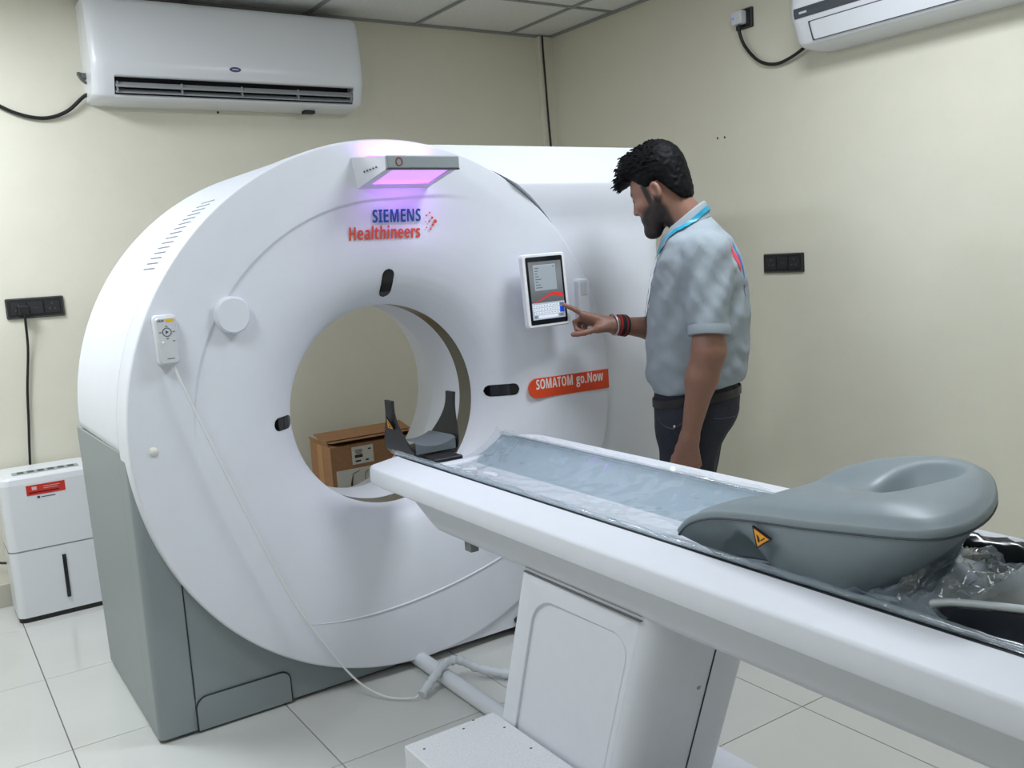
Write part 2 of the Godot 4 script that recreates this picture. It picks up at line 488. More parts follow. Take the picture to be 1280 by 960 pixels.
func gantry() -> void:
	var t := thing("ct_scanner_gantry", "large white ring-shaped CT scanner gantry with grey base panels", "CT scanner", Vector3(1.45, 0, -3.1))
	var shell := noisy(228, 231, 239, 0.008, 0.02, 0.42, 0.0, 31)
	var o3 := Vector3(GC.x, GC.y, 0)
	# front cover: a dished disc with the bore in its middle; a step runs round its upper left
	var g := Geo.new()
	var pr := []
	for q in PROF: pr.push_back(q)
	var rows := []
	for i in pr.size() - 1:
		for s in 3: rows.push_back(lerpf(pr[i][0], pr[i + 1][0], s / 3.0))
	for r in 40: rows.push_back(0.66 + 0.0026 * r)
	rows.push_back(GR); rows.sort()
	var seg := 240
	g.grid(seg, rows.size(), func(i: int, j: int):
		var a: float = TAU * i / seg
		var r: float = rows[j]
		# the step fades out towards the right and below
		var w := smoothstep(0.0, 0.35, angle_in(a, deg_to_rad(62), deg_to_rad(190)))
		var rs := 0.677 + 0.075 * pow(clampf((deg_to_rad(90) - a) / deg_to_rad(27), 0.0, 1.0), 1.5)
		var dz := -0.006 * w * smoothstep(rs + 0.004, rs - 0.004, r) * smoothstep(0.5, 0.64, r)
		return Vector3(GC.x + r * cos(a), GC.y + r * sin(a), disc_z(r) + dz), true, true)
	# rim, back to the side seam
	g.grid(seg, 4, func(i: int, j: int):
		var a: float = TAU * i / seg
		var q = [[0.863, -2.699], [0.865, -2.706], [0.865, -2.822], [0.85, -2.826]][j]
		return Vector3(GC.x + q[0] * cos(a), GC.y + q[0] * sin(a), q[1]), true, true)
	var fc := part("front_cover", g, shell, t)
	g = Geo.new()
	g.lathe([Vector2(0.862, -2.8295), Vector2(0.8642, -2.8285), Vector2(0.8642, -2.8245), Vector2(0.862, -2.8235)], 200, o3, Basis.IDENTITY)
	part("cover_seam", g, mat(150, 153, 160, 0.7), fc)
	# highlight crease of the lower cover panel: a slim raised bead
	g = Geo.new()
	var bead := []
	for k in 41:
		var s := k / 40.0
		var x := lerpf(0.9, 1.98, s)
		var y := 0.232 + 0.30 * pow((x - 1.19), 2.0) * (1.0 if x > 1.19 else 1.6)
		bead.push_back(on_disc(x, y, 0.0005))
	var br_ := []
	for k in 41: br_.push_back(0.0036 * smoothstep(0.0, 0.3, k / 40.0) + 0.0002)
	g.tube(bead, br_, 8)
	part("cover_bead", g, shell, fc)
	# bore: bright lip, smoked ring, white throat, rear flare
	g = Geo.new()
	var ax := Basis(Vector3.RIGHT, Vector3.UP, Vector3.BACK)
	g.lathe([Vector2(0.3405, -2.925), Vector2(0.3405, -2.841)], 160, o3, ax)
	part("scan_window", g, mat(96, 91, 76, 0.22), t, "dark olive scan window ring inside the bore")
	g = Geo.new()
	g.lathe([Vector2(0.342, -3.14), Vector2(0.340, -3.132), Vector2(0.340, -2.93), Vector2(0.342, -2.926)], 160, o3, ax)
	g.lathe([Vector2(0.52, -3.55), Vector2(0.40, -3.36), Vector2(0.36, -3.2), Vector2(0.342, -3.14)], 160, o3, ax)
	part("bore_liner", g, shell, t)
	# body shell: outline = drum on the left, square shoulder on the right
	var outl := PackedVector2Array()
	var m := 260
	for i in m:
		var a := TAU * i / m
		outl.push_back(shell_edge(a))
	g = Geo.new()
	var z0 := -3.55; var z1 := -2.83
	g.grid(m, 4, func(i: int, j: int):
		var q: Vector2 = outl[i]
		var k = [[0.97, z0], [1.0, z0 + 0.03], [1.0, z1 + 0.002], [0.995, z1]][j]
		var w: Vector2 = GC + (q - GC) * k[0]
		return Vector3(w.x, w.y, k[1]), true, false)
	g.grid(m, 2, func(i: int, j: int):
		var q: Vector2 = GC + (outl[i] - GC).normalized() * 0.52 if j == 0 else GC + (outl[i] - GC) * 0.97
		return Vector3(q.x, q.y, z0), true, false)
	g.grid(m, 2, func(i: int, j: int):
		var q: Vector2 = GC + (outl[i] - GC).normalized() * 0.42 if j == 1 else GC + (outl[i] - GC) * 0.995
		return Vector3(q.x, q.y, z1), true, false)
	var body := part("housing", g, shell, t)
	# shoulder cover right of the disc: slopes back at the top, rounds off at the right end
	g = Geo.new()
	var ys := []
	for k in 70: ys.push_back(lerpf(0.03, 1.752, k / 69.0))
	ys.append_array([1.498, 1.502, 1.612, 1.616]); ys.sort()
	var nx := 40
	var xs0 := func(y: float) -> float: return GC.x + sqrt(maxf(0.8665 * 0.8665 - pow(y - GC.y, 2), 0.0))
	g.grid(nx, ys.size(), func(i: int, j: int):
		var y: float = ys[j]
		var s := i / float(nx - 1)
		var x := lerpf(xs0.call(y), 2.53, 1.0 - pow(1.0 - s, 1.6))
		return Vector3(x, y, shoulder_z(x, y)), false, true)
	var sc := part("shoulder_cover", g, shell, t)
	g = Geo.new()
	g.grid(2, ys.size(), func(i: int, j: int): return Vector3(2.53, ys[j], shoulder_z(2.53, ys[j]) if i == 0 else -2.835), false, true)
	part("end_strip", g, shell, sc)
	g = Geo.new()
	g.grid(2, ys.size(), func(i: int, j: int):
		var x: float = xs0.call(ys[j])
		return Vector3(x, ys[j], shoulder_z(x, ys[j]) if i == 1 else -2.835), false, true)
	part("edge_strip", g, shell, sc)
	# grey base: side panel, front panels, plinth shadow gap
	g = Geo.new()
	g.ext(PackedVector2Array([Vector2(-2.86, 0.012), Vector2(-3.49, 0.012), Vector2(-3.59, 0.86), Vector2(-2.86, 0.872)]), 0.0, 0.016, 0.002, Transform3D(Basis(Vector3.BACK, Vector3.UP, Vector3.LEFT), Vector3(0.502, 0, 0)), false)
	g.grid(9, 2, func(i: int, j: int):   # rounded front corner
		var a := PI / 2 * i / 8.0
		return Vector3(0.508 - 0.022 * cos(a), [0.012, 0.873][j], -2.766 + 0.022 * sin(a)), false, false)
	g.box(Vector3(0.494, 0.442, -2.813), Vector3(0.008, 0.43, 0.047))
	g.box(Vector3(0.552, 0.442, -2.752), Vector3(0.044, 0.43, 0.008))
	part("base_side_panel", g, grey, t)
	g = Geo.new()
	g.ext(PackedVector2Array([Vector2(0.599, 0.012), Vector2(1.26, 0.012), Vector2(1.26, 0.35), Vector2(0.9, 0.55), Vector2(0.9, 0.87), Vector2(0.599, 0.87)]), -2.77, -2.744, 0.001, Transform3D.IDENTITY, false)
	part("base_front_panel", g, grey, t)
	g = Geo.new()
	g.ext(rrect(0.598, 0.008, 0.892, 0.112, [0.0, 0.0, 0.03, 0.035]), -2.76, -2.738, 0.002)
	part("service_hatch", g, grey, t)
	g = Geo.new()
	var hatch := rrect(0.598, 0.008, 0.892, 0.112, [0.0, 0.0, 0.03, 0.035])
	var line := []
	for q in hatch: if q.y > 0.01: line.push_back(Vector3(q.x, q.y, -2.7405))
	var first: Array = [Vector3(0.892, 0.008, -2.7405)]; first.append_array(line); first.push_back(Vector3(0.598, 0.008, -2.7405))
	g.tube(first, 0.0028, 6)
	g.box(Vector3(0.5975, 0.47, -2.746), Vector3(0.0018, 0.36, 0.004))
	part("panel_joint", g, mat(38, 42, 44, 0.7), t)
	g = Geo.new()
	g.ext(PackedVector2Array([Vector2(1.27, 0.012), Vector2(2.5, 0.012), Vector2(2.5, 0.40), Vector2(1.27, 0.35)]), -2.775, -2.748, 0.001, Transform3D.IDENTITY, false)
	part("base_right_panel", g, mat(186, 190, 188, 0.45), t)
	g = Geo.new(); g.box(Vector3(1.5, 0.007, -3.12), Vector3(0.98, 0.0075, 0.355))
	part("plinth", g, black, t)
	# vent slits on the drum's side, two rows climbing the curve
	var slit_mat := mat(120, 124, 134, 0.8)
	for k in 15:
		var a := deg_to_rad(144.4 - 1.3 * k)
		var gg := Geo.new()
		var er := Vector3(cos(a), sin(a), 0); var et := Vector3(-sin(a), cos(a), 0)
		gg.rbox(Vector3(GC.x, GC.y, -2.93 + 0.001 * k) + er * 0.8625, Vector3(0.0012, 0.0022, 0.07), 0.001, 1, Basis(er, et, Vector3.BACK))
		part("vent_slit", gg, slit_mat, body)
	# three black laser windows set into the dish
	for q in [[90.0, 0.366, 0.458], [180.0, 0.348, 0.425], [0.0, 0.366, 0.478]]:
		g = Geo.new()
		var a := deg_to_rad(q[0])
		for pass_ in 2:
			var hw: float = [0.021, 0.0175][pass_]; var e: float = [0.0, 0.004][pass_]
			var lft: float = [0.0012, 0.002][pass_]
			g.grid(24, 9, func(i: int, j: int):
				var s: float = i / 23.0
				var r: float = lerpf(q[1] + e, q[2] - e, s)
				var L: float = q[2] - q[1] - 2 * e
				var dd := minf(s, 1.0 - s) * L
				var w: float = hw if dd > hw else sqrt(maxf(hw * hw - pow(hw - dd, 2), 0.0))
				var lat: float = w * (j / 4.0 - 1.0)
				return on_disc(GC.x + r * cos(a) - lat * sin(a), GC.y + r * sin(a) + lat * cos(a), lft), false, true)
		part("laser_window", g, mat(14, 14, 16, 0.12), fc, "black laser window slot")
	# light bar / handle above the bore, its purple lamp below
	mood_light(t)
	# maker's lettering
	var blue := mat(20, 82, 148, 0.5); var red := mat(222, 84, 62, 0.5)
	lettering("SIEMENS", 0.056, blue, shift(disc_frame(1.378, 1.497, 0.0015), -0.088, -0.012), t, 0.172)
	lettering("Healthineers", 0.056, red, shift(disc_frame(1.34, 1.447, 0.0015), -0.132, -0.014), t, 0.252, true)
	g = Geo.new()
	for q in [[1.479, 1.497, 2.2], [1.4825, 1.517, 2.6], [1.4835, 1.478, 2.4], [1.493, 1.497, 3.4], [1.496, 1.525, 3.0], [1.498, 1.472, 3.4], [1.504, 1.509, 4.4], [1.506, 1.485, 4.6], [1.515, 1.497, 6.2]]:
		var fr := disc_frame(q[0], q[1], 0.0005)
		g.xf = fr
		var l := PackedVector2Array()
		for k in 14: l.push_back(Vector2(cos(TAU * k / 14), sin(TAU * k / 14)) * q[2] * 0.001)
		g.ext(l, 0.0, 0.0012)
	g.xf = Transform3D.IDENTITY
	part("dot_emblem", g, red, t)
	# orange name strip
	g = Geo.new()
	var strip := rrect(-0.176, -0.036, 0.176, 0.036, [0.035, 0.0, 0.0, 0.035], 8)
	var sf := disc_frame(2.03, 0.888, 0.0004)
	g.xf = sf
	g.ext(strip, -0.004, 0.0022, 0.0006)
	g.xf = Transform3D.IDENTITY
	var tagp := part("name_strip", g, mat(226, 78, 40, 0.42), t)
	lettering("SOMATOM", 0.05, mat(240, 232, 226, 0.5), shift(sf, -0.145, -0.017, 0.0026), tagp, 0.158)
	lettering("go.Now", 0.05, mat(240, 232, 226, 0.5), shift(sf, 0.028, -0.017, 0.0026), tagp, 0.122)
	# round grip knob and small button on the left of the cover, empty dock on the right
	g = Geo.new()
	g.xf = disc_frame(0.812, 1.252, 0.0)
	var kn := PackedVector2Array()
	for k in 40:
		var a := TAU * k / 40
		kn.push_back(Vector2(0.051 * cos(a), (0.058 if sin(a) < 0 else 0.05) * signf(sin(a)) * pow(absf(sin(a)), 0.85)))
	g.ext(kn, -0.006, 0.022, 0.005)
	part("grip_knob", g, shell, t)
	g = Geo.new(); g.xf = disc_frame(0.552, 0.884, 0.0)
	g.lathe([Vector2(0.0, 0.007), Vector2(0.006, 0.0065), Vector2(0.011, 0.004), Vector2(0.0135, 0.0)], 24, Vector3.ZERO, Basis.IDENTITY)
	part("round_button", g, mat(226, 226, 218, 0.4), t)
	g = Geo.new(); g.xf = disc_frame(2.097, 1.195, 0.0)
	g.ext(rrect(-0.026, -0.085, 0.026, 0.075, 0.012), -0.004, 0.022, 0.004)
	var dock := part("remote_dock", g, shell, t)
	g = Geo.new(); g.xf = disc_frame(2.097, 1.195, 0.0)
	g.ext(rrect(-0.014, 0.015, 0.014, 0.064, 0.004), 0.021, 0.0235, 0.001)
	part("dock_plate", g, mat(205, 207, 212, 0.4), dock)
	tablet(); remote_control()

func shift(f: Transform3D, x: float, y: float, z := 0.0) -> Transform3D:
	return f * Transform3D(Basis.IDENTITY, Vector3(x, y, z))
func angle_in(a: float, lo: float, hi: float) -> float:   # how far inside the range [lo, hi] an angle lies, radians (negative outside)
	a = fposmod(a, TAU)
	return minf(a - lo, hi - a)
func shell_edge(a: float) -> Vector2:
	var d := Vector2(cos(a), sin(a))
	var best := 0.0
	# drum for the left half and the top
	if d.x < 0.0 and d.y > -0.03: return GC + d * 0.8625
	# box: x .50 .. 2.53, y .02 .. 1.755, with rounded right corners
	var xr := 2.53; var yt := 1.756; var xl := 0.505; var yb := 0.02
	best = 1e9
	if d.x > 0.0: best = minf(best, (xr - GC.x) / d.x)
	if d.x < 0.0: best = minf(best, (xl - GC.x) / d.x)
	if d.y > 0.0: best = minf(best, (yt - GC.y) / d.y)
	if d.y < 0.0: best = minf(best, (yb - GC.y) / d.y)
	var p := GC + d * best
	var cc := Vector2(xr - 0.05, yt - 0.05)
	if p.x > cc.x and p.y > cc.y:   # round the top right corner
		var bq := d.dot(cc - GC); var disc := bq * bq - (cc - GC).length_squared() + 0.0025
		if disc > 0.0: p = GC + d * (bq + sqrt(disc))
	return p
func shoulder_z(x: float, y: float) -> float:
	var z := -2.706
	z += 0.03 * smoothstep(1.44, 1.614, y)
	z -= 0.085 * clampf((y - 1.614) / 0.138, 0.0, 1.0)
	var e := clampf((x - 2.43) / 0.1, 0.0, 1.0)
	return z - 0.055 * (1.0 - sqrt(1.0 - 0.97 * e * e))

func mood_light(t: Node3D) -> void:
	var shell := mat(222, 223, 230, 0.4)
	# tray: back edge on the cover, front edge raised towards the viewer
	var bl := Vector3(1.243, 1.604, -2.70); var br := Vector3(1.492, 1.604, -2.70)
	var fl := Vector3(1.284, 1.652, -2.565); var fr := Vector3(1.532, 1.652, -2.565)
	var ul := Vector3(1.225, 1.70, -2.70); var ur := Vector3(1.535, 1.70, -2.70)
	var tl := Vector3(1.284, 1.689, -2.565); var tr := Vector3(1.532, 1.689, -2.565)
	var g := Geo.new()
	g.flat([bl, fl, tl, ul], Vector3(-1, 0, 0.3))      # left cheek
	g.flat([br, fr, tr, ur], Vector3(1, 0, 0.3))
	g.flat([ul, ur, tr, tl], Vector3(0, 1, 0.2))       # top
	# underside rim round the lamp
	var ib := [bl.lerp(br, 0.15).lerp(fl, 0.24), br.lerp(bl, 0.1).lerp(fr, 0.24), fr.lerp(fl, 0.08).lerp(br, 0.06), fl.lerp(fr, 0.11).lerp(bl, 0.06)]
	var ob := [bl, br, fr, fl]
	for k in 4: g.flat([ob[k], ob[(k + 1) % 4], ib[(k + 1) % 4], ib[k]], Vector3(0, -1, -0.3))
	var h := part("handle_tray", g, shell, t)
	g = Geo.new()
	var nrm: Vector3 = (ib[1] - ib[0]).cross(ib[3] - ib[0]).normalized()
	if nrm.y > 0: nrm = -nrm
	var sunk := []
	for q in ib: sunk.push_back(q - nrm * 0.004)
	g.flat(sunk, Vector3(0, -1, 0))
	var pm := mat(222, 180, 244, 0.5)
	pm.emission_enabled = true; pm.emission = Color(0.86, 0.62, 1.0); pm.emission_energy_multiplier = 0.9
	part("lamp_strip", g, pm, h, "glowing purple lamp under the handle")
	# grey display bar along the front edge
	g = Geo.new()
	g.rbox(Vector3(1.408, 1.671, -2.562), Vector3(0.126, 0.0195, 0.008), 0.004, 2)
	var bar := part("display_bar", g, mat(140, 148, 150, 0.35), h)
	g = Geo.new(); g.box(Vector3(1.408, 1.6505, -2.5615), Vector3(0.125, 0.0022, 0.0085))
	part("bar_edge", g, mat(58, 62, 66, 0.4), bar)
	g = Geo.new()
	var ring := []
	for k in 25: ring.push_back(Vector3(1.322 + 0.0105 * cos(TAU * k / 24), 1.6715 + 0.0115 * sin(TAU * k / 24), -2.5535))
	g.tube(ring, 0.0017, 6, false)
	part("stop_ring", g, mat(130, 42, 52, 0.5), bar)
	# tiny key marks on the left cheek
	g = Geo.new()
	var cn := Vector3(-1, 0, 0.41).normalized()
	for k in 5:
		var s := 0.34 + 0.09 * k
		var p := bl.lerp(ul, 0.42).lerp(fl.lerp(tl, 0.42), s) + cn * 0.001
		g.rbox(p, Vector3(0.003, 0.0025, 0.0008), 0.0006, 1, Basis.looking_at(-cn, Vector3.UP))
	part("key_mark", g, mat(70, 72, 80, 0.6), h).set_meta("kind", "stuff")
	# purple glow: upward slot on the cover and the lamp below
	g = Geo.new()
	g.flat([Vector3(1.27, 1.7012, -2.694), Vector3(1.49, 1.7012, -2.694), Vector3(1.49, 1.7012, -2.660), Vector3(1.27, 1.7012, -2.660)], Vector3.UP)
	part("lamp_strip", g, pm, h, "glowing purple lamp strip on top of the handle")
	for q in [[Vector3(1.38, 1.708, -2.655), Vector3(PI / 2 - 0.35, 0, 0), Vector2(0.22, 0.03), 0.03], [Vector3(1.385, 1.622, -2.634), Vector3(-PI / 2 + 0.3, 0, 0), Vector2(0.2, 0.1), 0.042]]:
		var l := AreaLight3D.new(); l.name = "glow"
		t.add_child(l, true)
		l.position = q[0] - t.position; l.rotation = q[1]; l.area_size = q[2]
		l.light_color = Color(0.72, 0.4, 1.0); l.light_energy = q[3]; l.area_range = 5.0; l.area_attenuation = 2.0
		l.shadow_enabled = true

func tablet() -> void:
	# standing on the cover a hand's breadth proud of it, turned a little to the viewer
	var fr := Transform3D(Basis.from_euler(Vector3(-0.05, -0.02, 0.02)), Vector3(1.892, 1.243, -2.625))
	var t := thing("tablet", "white framed touch tablet docked upright on the scanner front", "tablet", Vector3(1.889, 1.11, -2.65))
	var g := Geo.new(); g.xf = fr
	g.ext(rrect(-0.092, -0.128, 0.092, 0.128, 0.014), -0.012, 0.006, 0.004)
	part("frame", g, mat(236, 237, 240, 0.35), t)
	g = Geo.new(); g.xf = fr
	g.ext(rrect(-0.078, -0.117, 0.078, 0.117, 0.006), 0.005, 0.0075, 0.0008)
	var gl := part("bezel", g, mat(15, 15, 17, 0.12), t)
	# screen with its print
	var W := 144; var Hh := 208
	var im := Image.create(W, Hh, false, Image.FORMAT_RGB8)
	for y in Hh:
		for x in W:
			var k := 0.42 + 0.06 * sin(y * 0.03)
			im.set_pixel(x, y, Color(k, k * 1.02, k * 1.04))
	for y in range(105, 150):       # red swoosh
		for x in W:
			var s := x / float(W)
			var top := lerpf(146, 112, smoothstep(0.0, 0.75, s)) + 10.0 * pow(maxf(s - 0.72, 0.0) / 0.28, 1.5)
			var th := lerpf(3.0, 13.0, smoothstep(0.1, 0.95, s))
			if y > top and y < top + th: im.set_pixel(x, y, Color8(214, 52, 44))
	im.fill_rect(Rect2i(20, 12, 98, 92), Color8(150, 158, 164))
	im.fill_rect(Rect2i(20, 12, 98, 2), Color8(176, 182, 188))
	for k in 8: im.fill_rect(Rect2i(26, 22 + 10 * k, [18, 14, 10, 16, 26, 12, 22, 28][k], 3), Color8(90, 98, 106))
	im.fill_rect(Rect2i(106, 18, 5, 4), Color8(80, 86, 94))
	im.fill_rect(Rect2i(0, 148, W, 60), Color8(176, 184, 198))
	for r in 4:
		var nk: int = [10, 10, 9, 3][r]
		for k in nk:
			var kw: int = 12 if r < 3 else [14, 84, 20][k]
			var kx: int = 5 + k * 14 + (4 if r == 2 else 0) if r < 3 else [6, 26, 116][k]
			var cl := Color8(226, 230, 238) if r < 3 or k == 1 else Color8(120, 128, 146)
			im.fill_rect(Rect2i(kx, 154 + r * 13, mini(kw, W - kx - 2), 10), cl)
			if r < 3: im.fill_rect(Rect2i(kx + 4, 157 + r * 13, 4, 4), Color8(120, 126, 140))
	im.fill_rect(Rect2i(121, 166, 20, 23), Color8(40, 92, 226))
	im.fill_rect(Rect2i(121, 154, 20, 10), Color8(96, 108, 140))
	var tex := ImageTexture.create_from_image(im)
	var sm := mat(255, 255, 255, 0.15); sm.albedo_texture = tex
	sm.emission_enabled = true; sm.emission = Color(1, 1, 1); sm.emission_texture = tex; sm.emission_operator = BaseMaterial3D.EMISSION_OP_MULTIPLY
	sm.emission_energy_multiplier = 0.35
	g = Geo.new(); g.xf = fr
	g.grid(2, 2, func(i: int, j: int): return Vector3(-0.069 + 0.138 * i, 0.1 - 0.2 * j, 0.0082), false, false)
	part("screen", g, sm, gl, "lit screen showing a grey form over a keyboard")
	g = Geo.new()
	g.rbox(Vector3(1.889, 1.24, -2.672), Vector3(0.035, 0.05, 0.028), 0.01)
	part("dock_arm", g, mat(210, 212, 216, 0.4), t)

func remote_control() -> void:
	var t := thing("remote_control", "white corded hand control hung on the left of the scanner front", "remote control", Vector3(0.62, 1.12, -2.67))
	var f := Transform3D(Basis.from_euler(Vector3(0, 0, 0.02)), Vector3(0.617, 1.196, -2.672))
	var g := Geo.new(); g.xf = f
	g.ext(rrect(-0.031, -0.07, 0.031, 0.07, 0.012), -0.02, 0.0, 0.003)
	part("holder", g, white, t)
	g = Geo.new(); g.xf = f
	g.ext(rrect(-0.027, -0.068, 0.027, 0.064, 0.010), 0.0, 0.014, 0.004)
	var b := part("handset", g, mat(206, 209, 213, 0.4), t)
	g = Geo.new(); g.xf = f
	g.ext(rrect(-0.001, 0.05, 0.021, 0.058, 0.003), 0.0135, 0.0146)
	part("yellow_key", g, mat(236, 190, 20, 0.5), b, "yellow key mark")
	g = Geo.new(); g.xf = f
	g.ext(PackedVector2Array([Vector2(-0.0035, 0.0265), Vector2(-0.0035, 0.0175), Vector2(0.0045, 0.022)]), 0.0135, 0.015)
	part("play_mark", g, mat(60, 64, 76, 0.6), b)
	g = Geo.new(); g.xf = f
	var ring := []
	for k in 21: ring.push_back(Vector3(0.0115 * cos(TAU * k / 20), 0.022 + 0.0115 * sin(TAU * k / 20), 0.0142))
	g.tube(ring, 0.0012, 6, false)
	part("key_ring", g, mat(92, 98, 112, 0.6), b)
	g = Geo.new(); g.xf = f
	for q in [[-0.018, 0.022], [0.018, 0.022], [0.0, 0.004], [0.0, 0.038], [0.016, -0.004]]: g.box(Vector3(q[0], q[1], 0.014), Vector3(0.003, 0.0012, 0.0008))
	for k in 4: g.box(Vector3(-0.02 + 0.0045 * k, 0.054, 0.014), Vector3(0.0014, 0.0026, 0.0008))
	g.box(Vector3(0.002, -0.052, 0.014), Vector3(0.01, 0.001, 0.0006))
	part("key_mark", g, mat(92, 98, 112, 0.6), b).set_meta("kind", "stuff")
	g = Geo.new(); g.xf = f
	g.ball(Vector3(-0.014, -0.006, 0.014), Vector3(0.004, 0.004, 0.002), 10, 6)
	part("white_key", g, mat(250, 250, 250, 0.3), b)
	# cord: hangs in front of the cover, reaches the floor and runs to the sleeve
	g = Geo.new()
	var z := -2.675
	var c := spline([Vector3(0.628, 1.13, z), Vector3(0.64, 1.08, z + 0.006), Vector3(0.70, 0.90, z + 0.008), Vector3(0.80, 0.62, z + 0.01), Vector3(0.90, 0.36, z + 0.015), Vector3(1.0, 0.17, z + 0.03), Vector3(1.07, 0.06, z + 0.06), Vector3(1.13, 0.015, z + 0.12), Vector3(1.19, 0.012, z + 0.18), Vector3(1.212, 0.018, z + 0.188)], 10)
	g.tube(c, 0.0033, 8)
	part("cord", g, mat(232, 233, 234, 0.4), t)

# ------------------------------------------------------------------ the patient table
const TX := 1.36
func patient_table() -> void:
	var t := thing("patient_table", "long white scanner table on a leaning pedestal in front of the bore", "patient table", Vector3(TX, 0, -1.2))
	var paint := noisy(218, 221, 229, 0.012, 0.03, 0.5, 0.0, 41)
	# frame: two broad rails and the tray between them, closed nose towards the bore
	var half := [Vector2(0.0, 0.748), Vector2(0.15, 0.748), Vector2(0.292, 0.748), Vector2(0.298, 0.7495), Vector2(0.3025, 0.755), Vector2(0.303, 0.772), Vector2(0.3015, 0.792), Vector2(0.2975, 0.7975), Vector2(0.292, 0.8), Vector2(0.25, 0.8065), Vector2(0.209, 0.8125), Vector2(0.2045, 0.8115), Vector2(0.203, 0.807), Vector2(0.202, 0.79), Vector2(0.19, 0.765), Vector2(0.1, 0.738), Vector2(0.0, 0.731)]
	var loop := []
	for q in half: loop.push_back(q)
	for i in range(half.size() - 2, 0, -1): loop.push_back(Vector2(-half[i].x, half[i].y))
	var g := Geo.new()
	var rows := [[-2.412, 0.78, 0.55], [-2.410, 0.88, 0.75], [-2.402, 0.945, 0.9], [-2.385, 0.975, 0.97], [-2.355, 0.993, 1.0], [-2.31, 1.0, 1.0], [-1.6, 1.0, 1.0], [-0.8, 1.0, 1.0], [0.12, 1.0, 1.0], [0.16, 0.98, 0.95], [0.17, 0.94, 0.8]]
	g.grid(loop.size(), rows.size(), func(i: int, j: int):
		var q: Vector2 = loop[i]
		return Vector3(TX + q.x * rows[j][1], 0.778 + (q.y - 0.778) * rows[j][2], rows[j][0]), true, true)
	for e in [0, rows.size() - 1]:
		var pl := PackedVector2Array()
		for q in loop: pl.push_back(Vector2(TX + q.x * rows[e][1], 0.778 + (q.y - 0.778) * rows[e][2]))
		g.poly(pl, func(p): return Vector3(p.x, p.y, rows[e][0]), Vector3(0, 0, -1 if e == 0 else 1))
	var fr := part("table_frame", g, paint, t)
	# keel under the frame
	g = Geo.new()
	var keel := [Vector2(-0.27, 0.75), Vector2(-0.262, 0.735), Vector2(-0.236, 0.668), Vector2(-0.225, 0.652), Vector2(-0.205, 0.648), Vector2(0.205, 0.648), Vector2(0.225, 0.652), Vector2(0.236, 0.668), Vector2(0.262, 0.735), Vector2(0.27, 0.75)]
	var kr := [[-2.13, 0.0], [-2.155, 1.0], [-2.12, 1.0], [-0.7, 1.0], [0.02, 1.0]]
	kr[0] = [-2.225, 0.05]
	kr[1] = [-2.16, 0.86]
	kr[2] = [-2.13, 1.0]
	g.grid(keel.size(), kr.size(), func(i: int, j: int):
		var q: Vector2 = keel[i]
		return Vector3(TX + q.x, 0.75 - (0.75 - q.y) * kr[j][1], kr[j][0]), false, false)
	var en := PackedVector2Array()
	for q in keel: en.push_back(Vector2(TX + q.x, q.y))
	g.poly(en, func(p): return Vector3(p.x, p.y, 0.02), Vector3.BACK)
	part("keel", g, paint, t)
	g = Geo.new(); g.rbox(Vector3(1.16, 0.637, -2.0), Vector3(0.012, 0.018, 0.016), 0.002, 2)
	part("cable_clip", g, mat(120, 124, 124, 0.5), t)
	# dark running slots between rails and tray
	for s in [-1, 1]:
		g = Geo.new(); g.rbox(Vector3(TX + 0.1975 * s, 0.8035, -1.12), Vector3(0.0045, 0.006, 1.265), 0.001, 1)
		part("slot_seal", g, mat(12, 12, 14, 0.6), fr, "black seal along the rail")
	# pedestal: leans, foot towards the gantry
	g = Geo.new()
	var plan := []   # x, z seen from above
	plan.append_array([Vector2(1.132, -1.715), Vector2(1.132, -1.5), Vector2(1.132, -1.315)])
	for k in 9:
		var a := PI / 2 * k / 8.0
		plan.push_back(Vector2(1.207 - 0.075 * cos(a), -1.315 + 0.07 * sin(a)))
	plan.append_array([Vector2(1.27, -1.242), Vector2(1.35, -1.245)])
	for k in 7:
		var a := PI / 2.4 * k / 6.0
		plan.push_back(Vector2(1.37 + 0.06 * sin(a), -1.307 + 0.06 * cos(a)))
	plan.append_array([Vector2(1.56, -1.52), Vector2(1.588, -1.56), Vector2(1.588, -1.70), Vector2(1.575, -1.715)])
	# note: seen from above; lean moves every section by its height
	var hs := [0.655, 0.5, 0.35, 0.2, 0.0]
	g.grid(plan.size(), hs.size(), func(i: int, j: int):
		var q: Vector2 = plan[i]
		return Vector3(q.x, hs[j], lean(q.y, hs[j])), true, true)
	var ped := part("pedestal", g, paint, t)
	# side panel sunk behind a raised surround
	g = Geo.new()
	var rings := [[rrect(-1.714, 0.02, -1.316, 0.6462, [0.004, 0.004, 0.004, 0.004], 8), 1.1322], [rrect(-1.709, 0.02, -1.320, 0.6452, [0.004, 0.004, 0.01, 0.004], 8), 1.1255], [rrect(-1.656, 0.04, -1.326, 0.60, [0.02, 0.02, 0.06, 0.07], 8), 1.1255], [rrect(-1.653, 0.043, -1.330, 0.597, [0.02, 0.02, 0.057, 0.067], 8), 1.127], [rrect(-1.651, 0.045, -1.334, 0.594, [0.02, 0.02, 0.052, 0.065], 8), 1.1316]]
	g.grid(rings[0][0].size(), rings.size(), func(i: int, j: int):
		var q: Vector2 = rings[j][0][i]
		return Vector3(lerpf(rings[j][1], 1.1318, smoothstep(-1.46, -1.335, q.x)), q.y, lean(q.x, q.y)), true, true)
	part("panel_surround", g, paint, ped)
	g = Geo.new()
	g.poly(rrect(-1.652, 0.044, -1.332, 0.596, [0.02, 0.02, 0.055, 0.066], 8), func(p): return Vector3(1.1313, p.y, lean(p.x, p.y)), Vector3.LEFT)
	part("side_panel", g, paint, ped)
	g = Geo.new()
	var jl := []
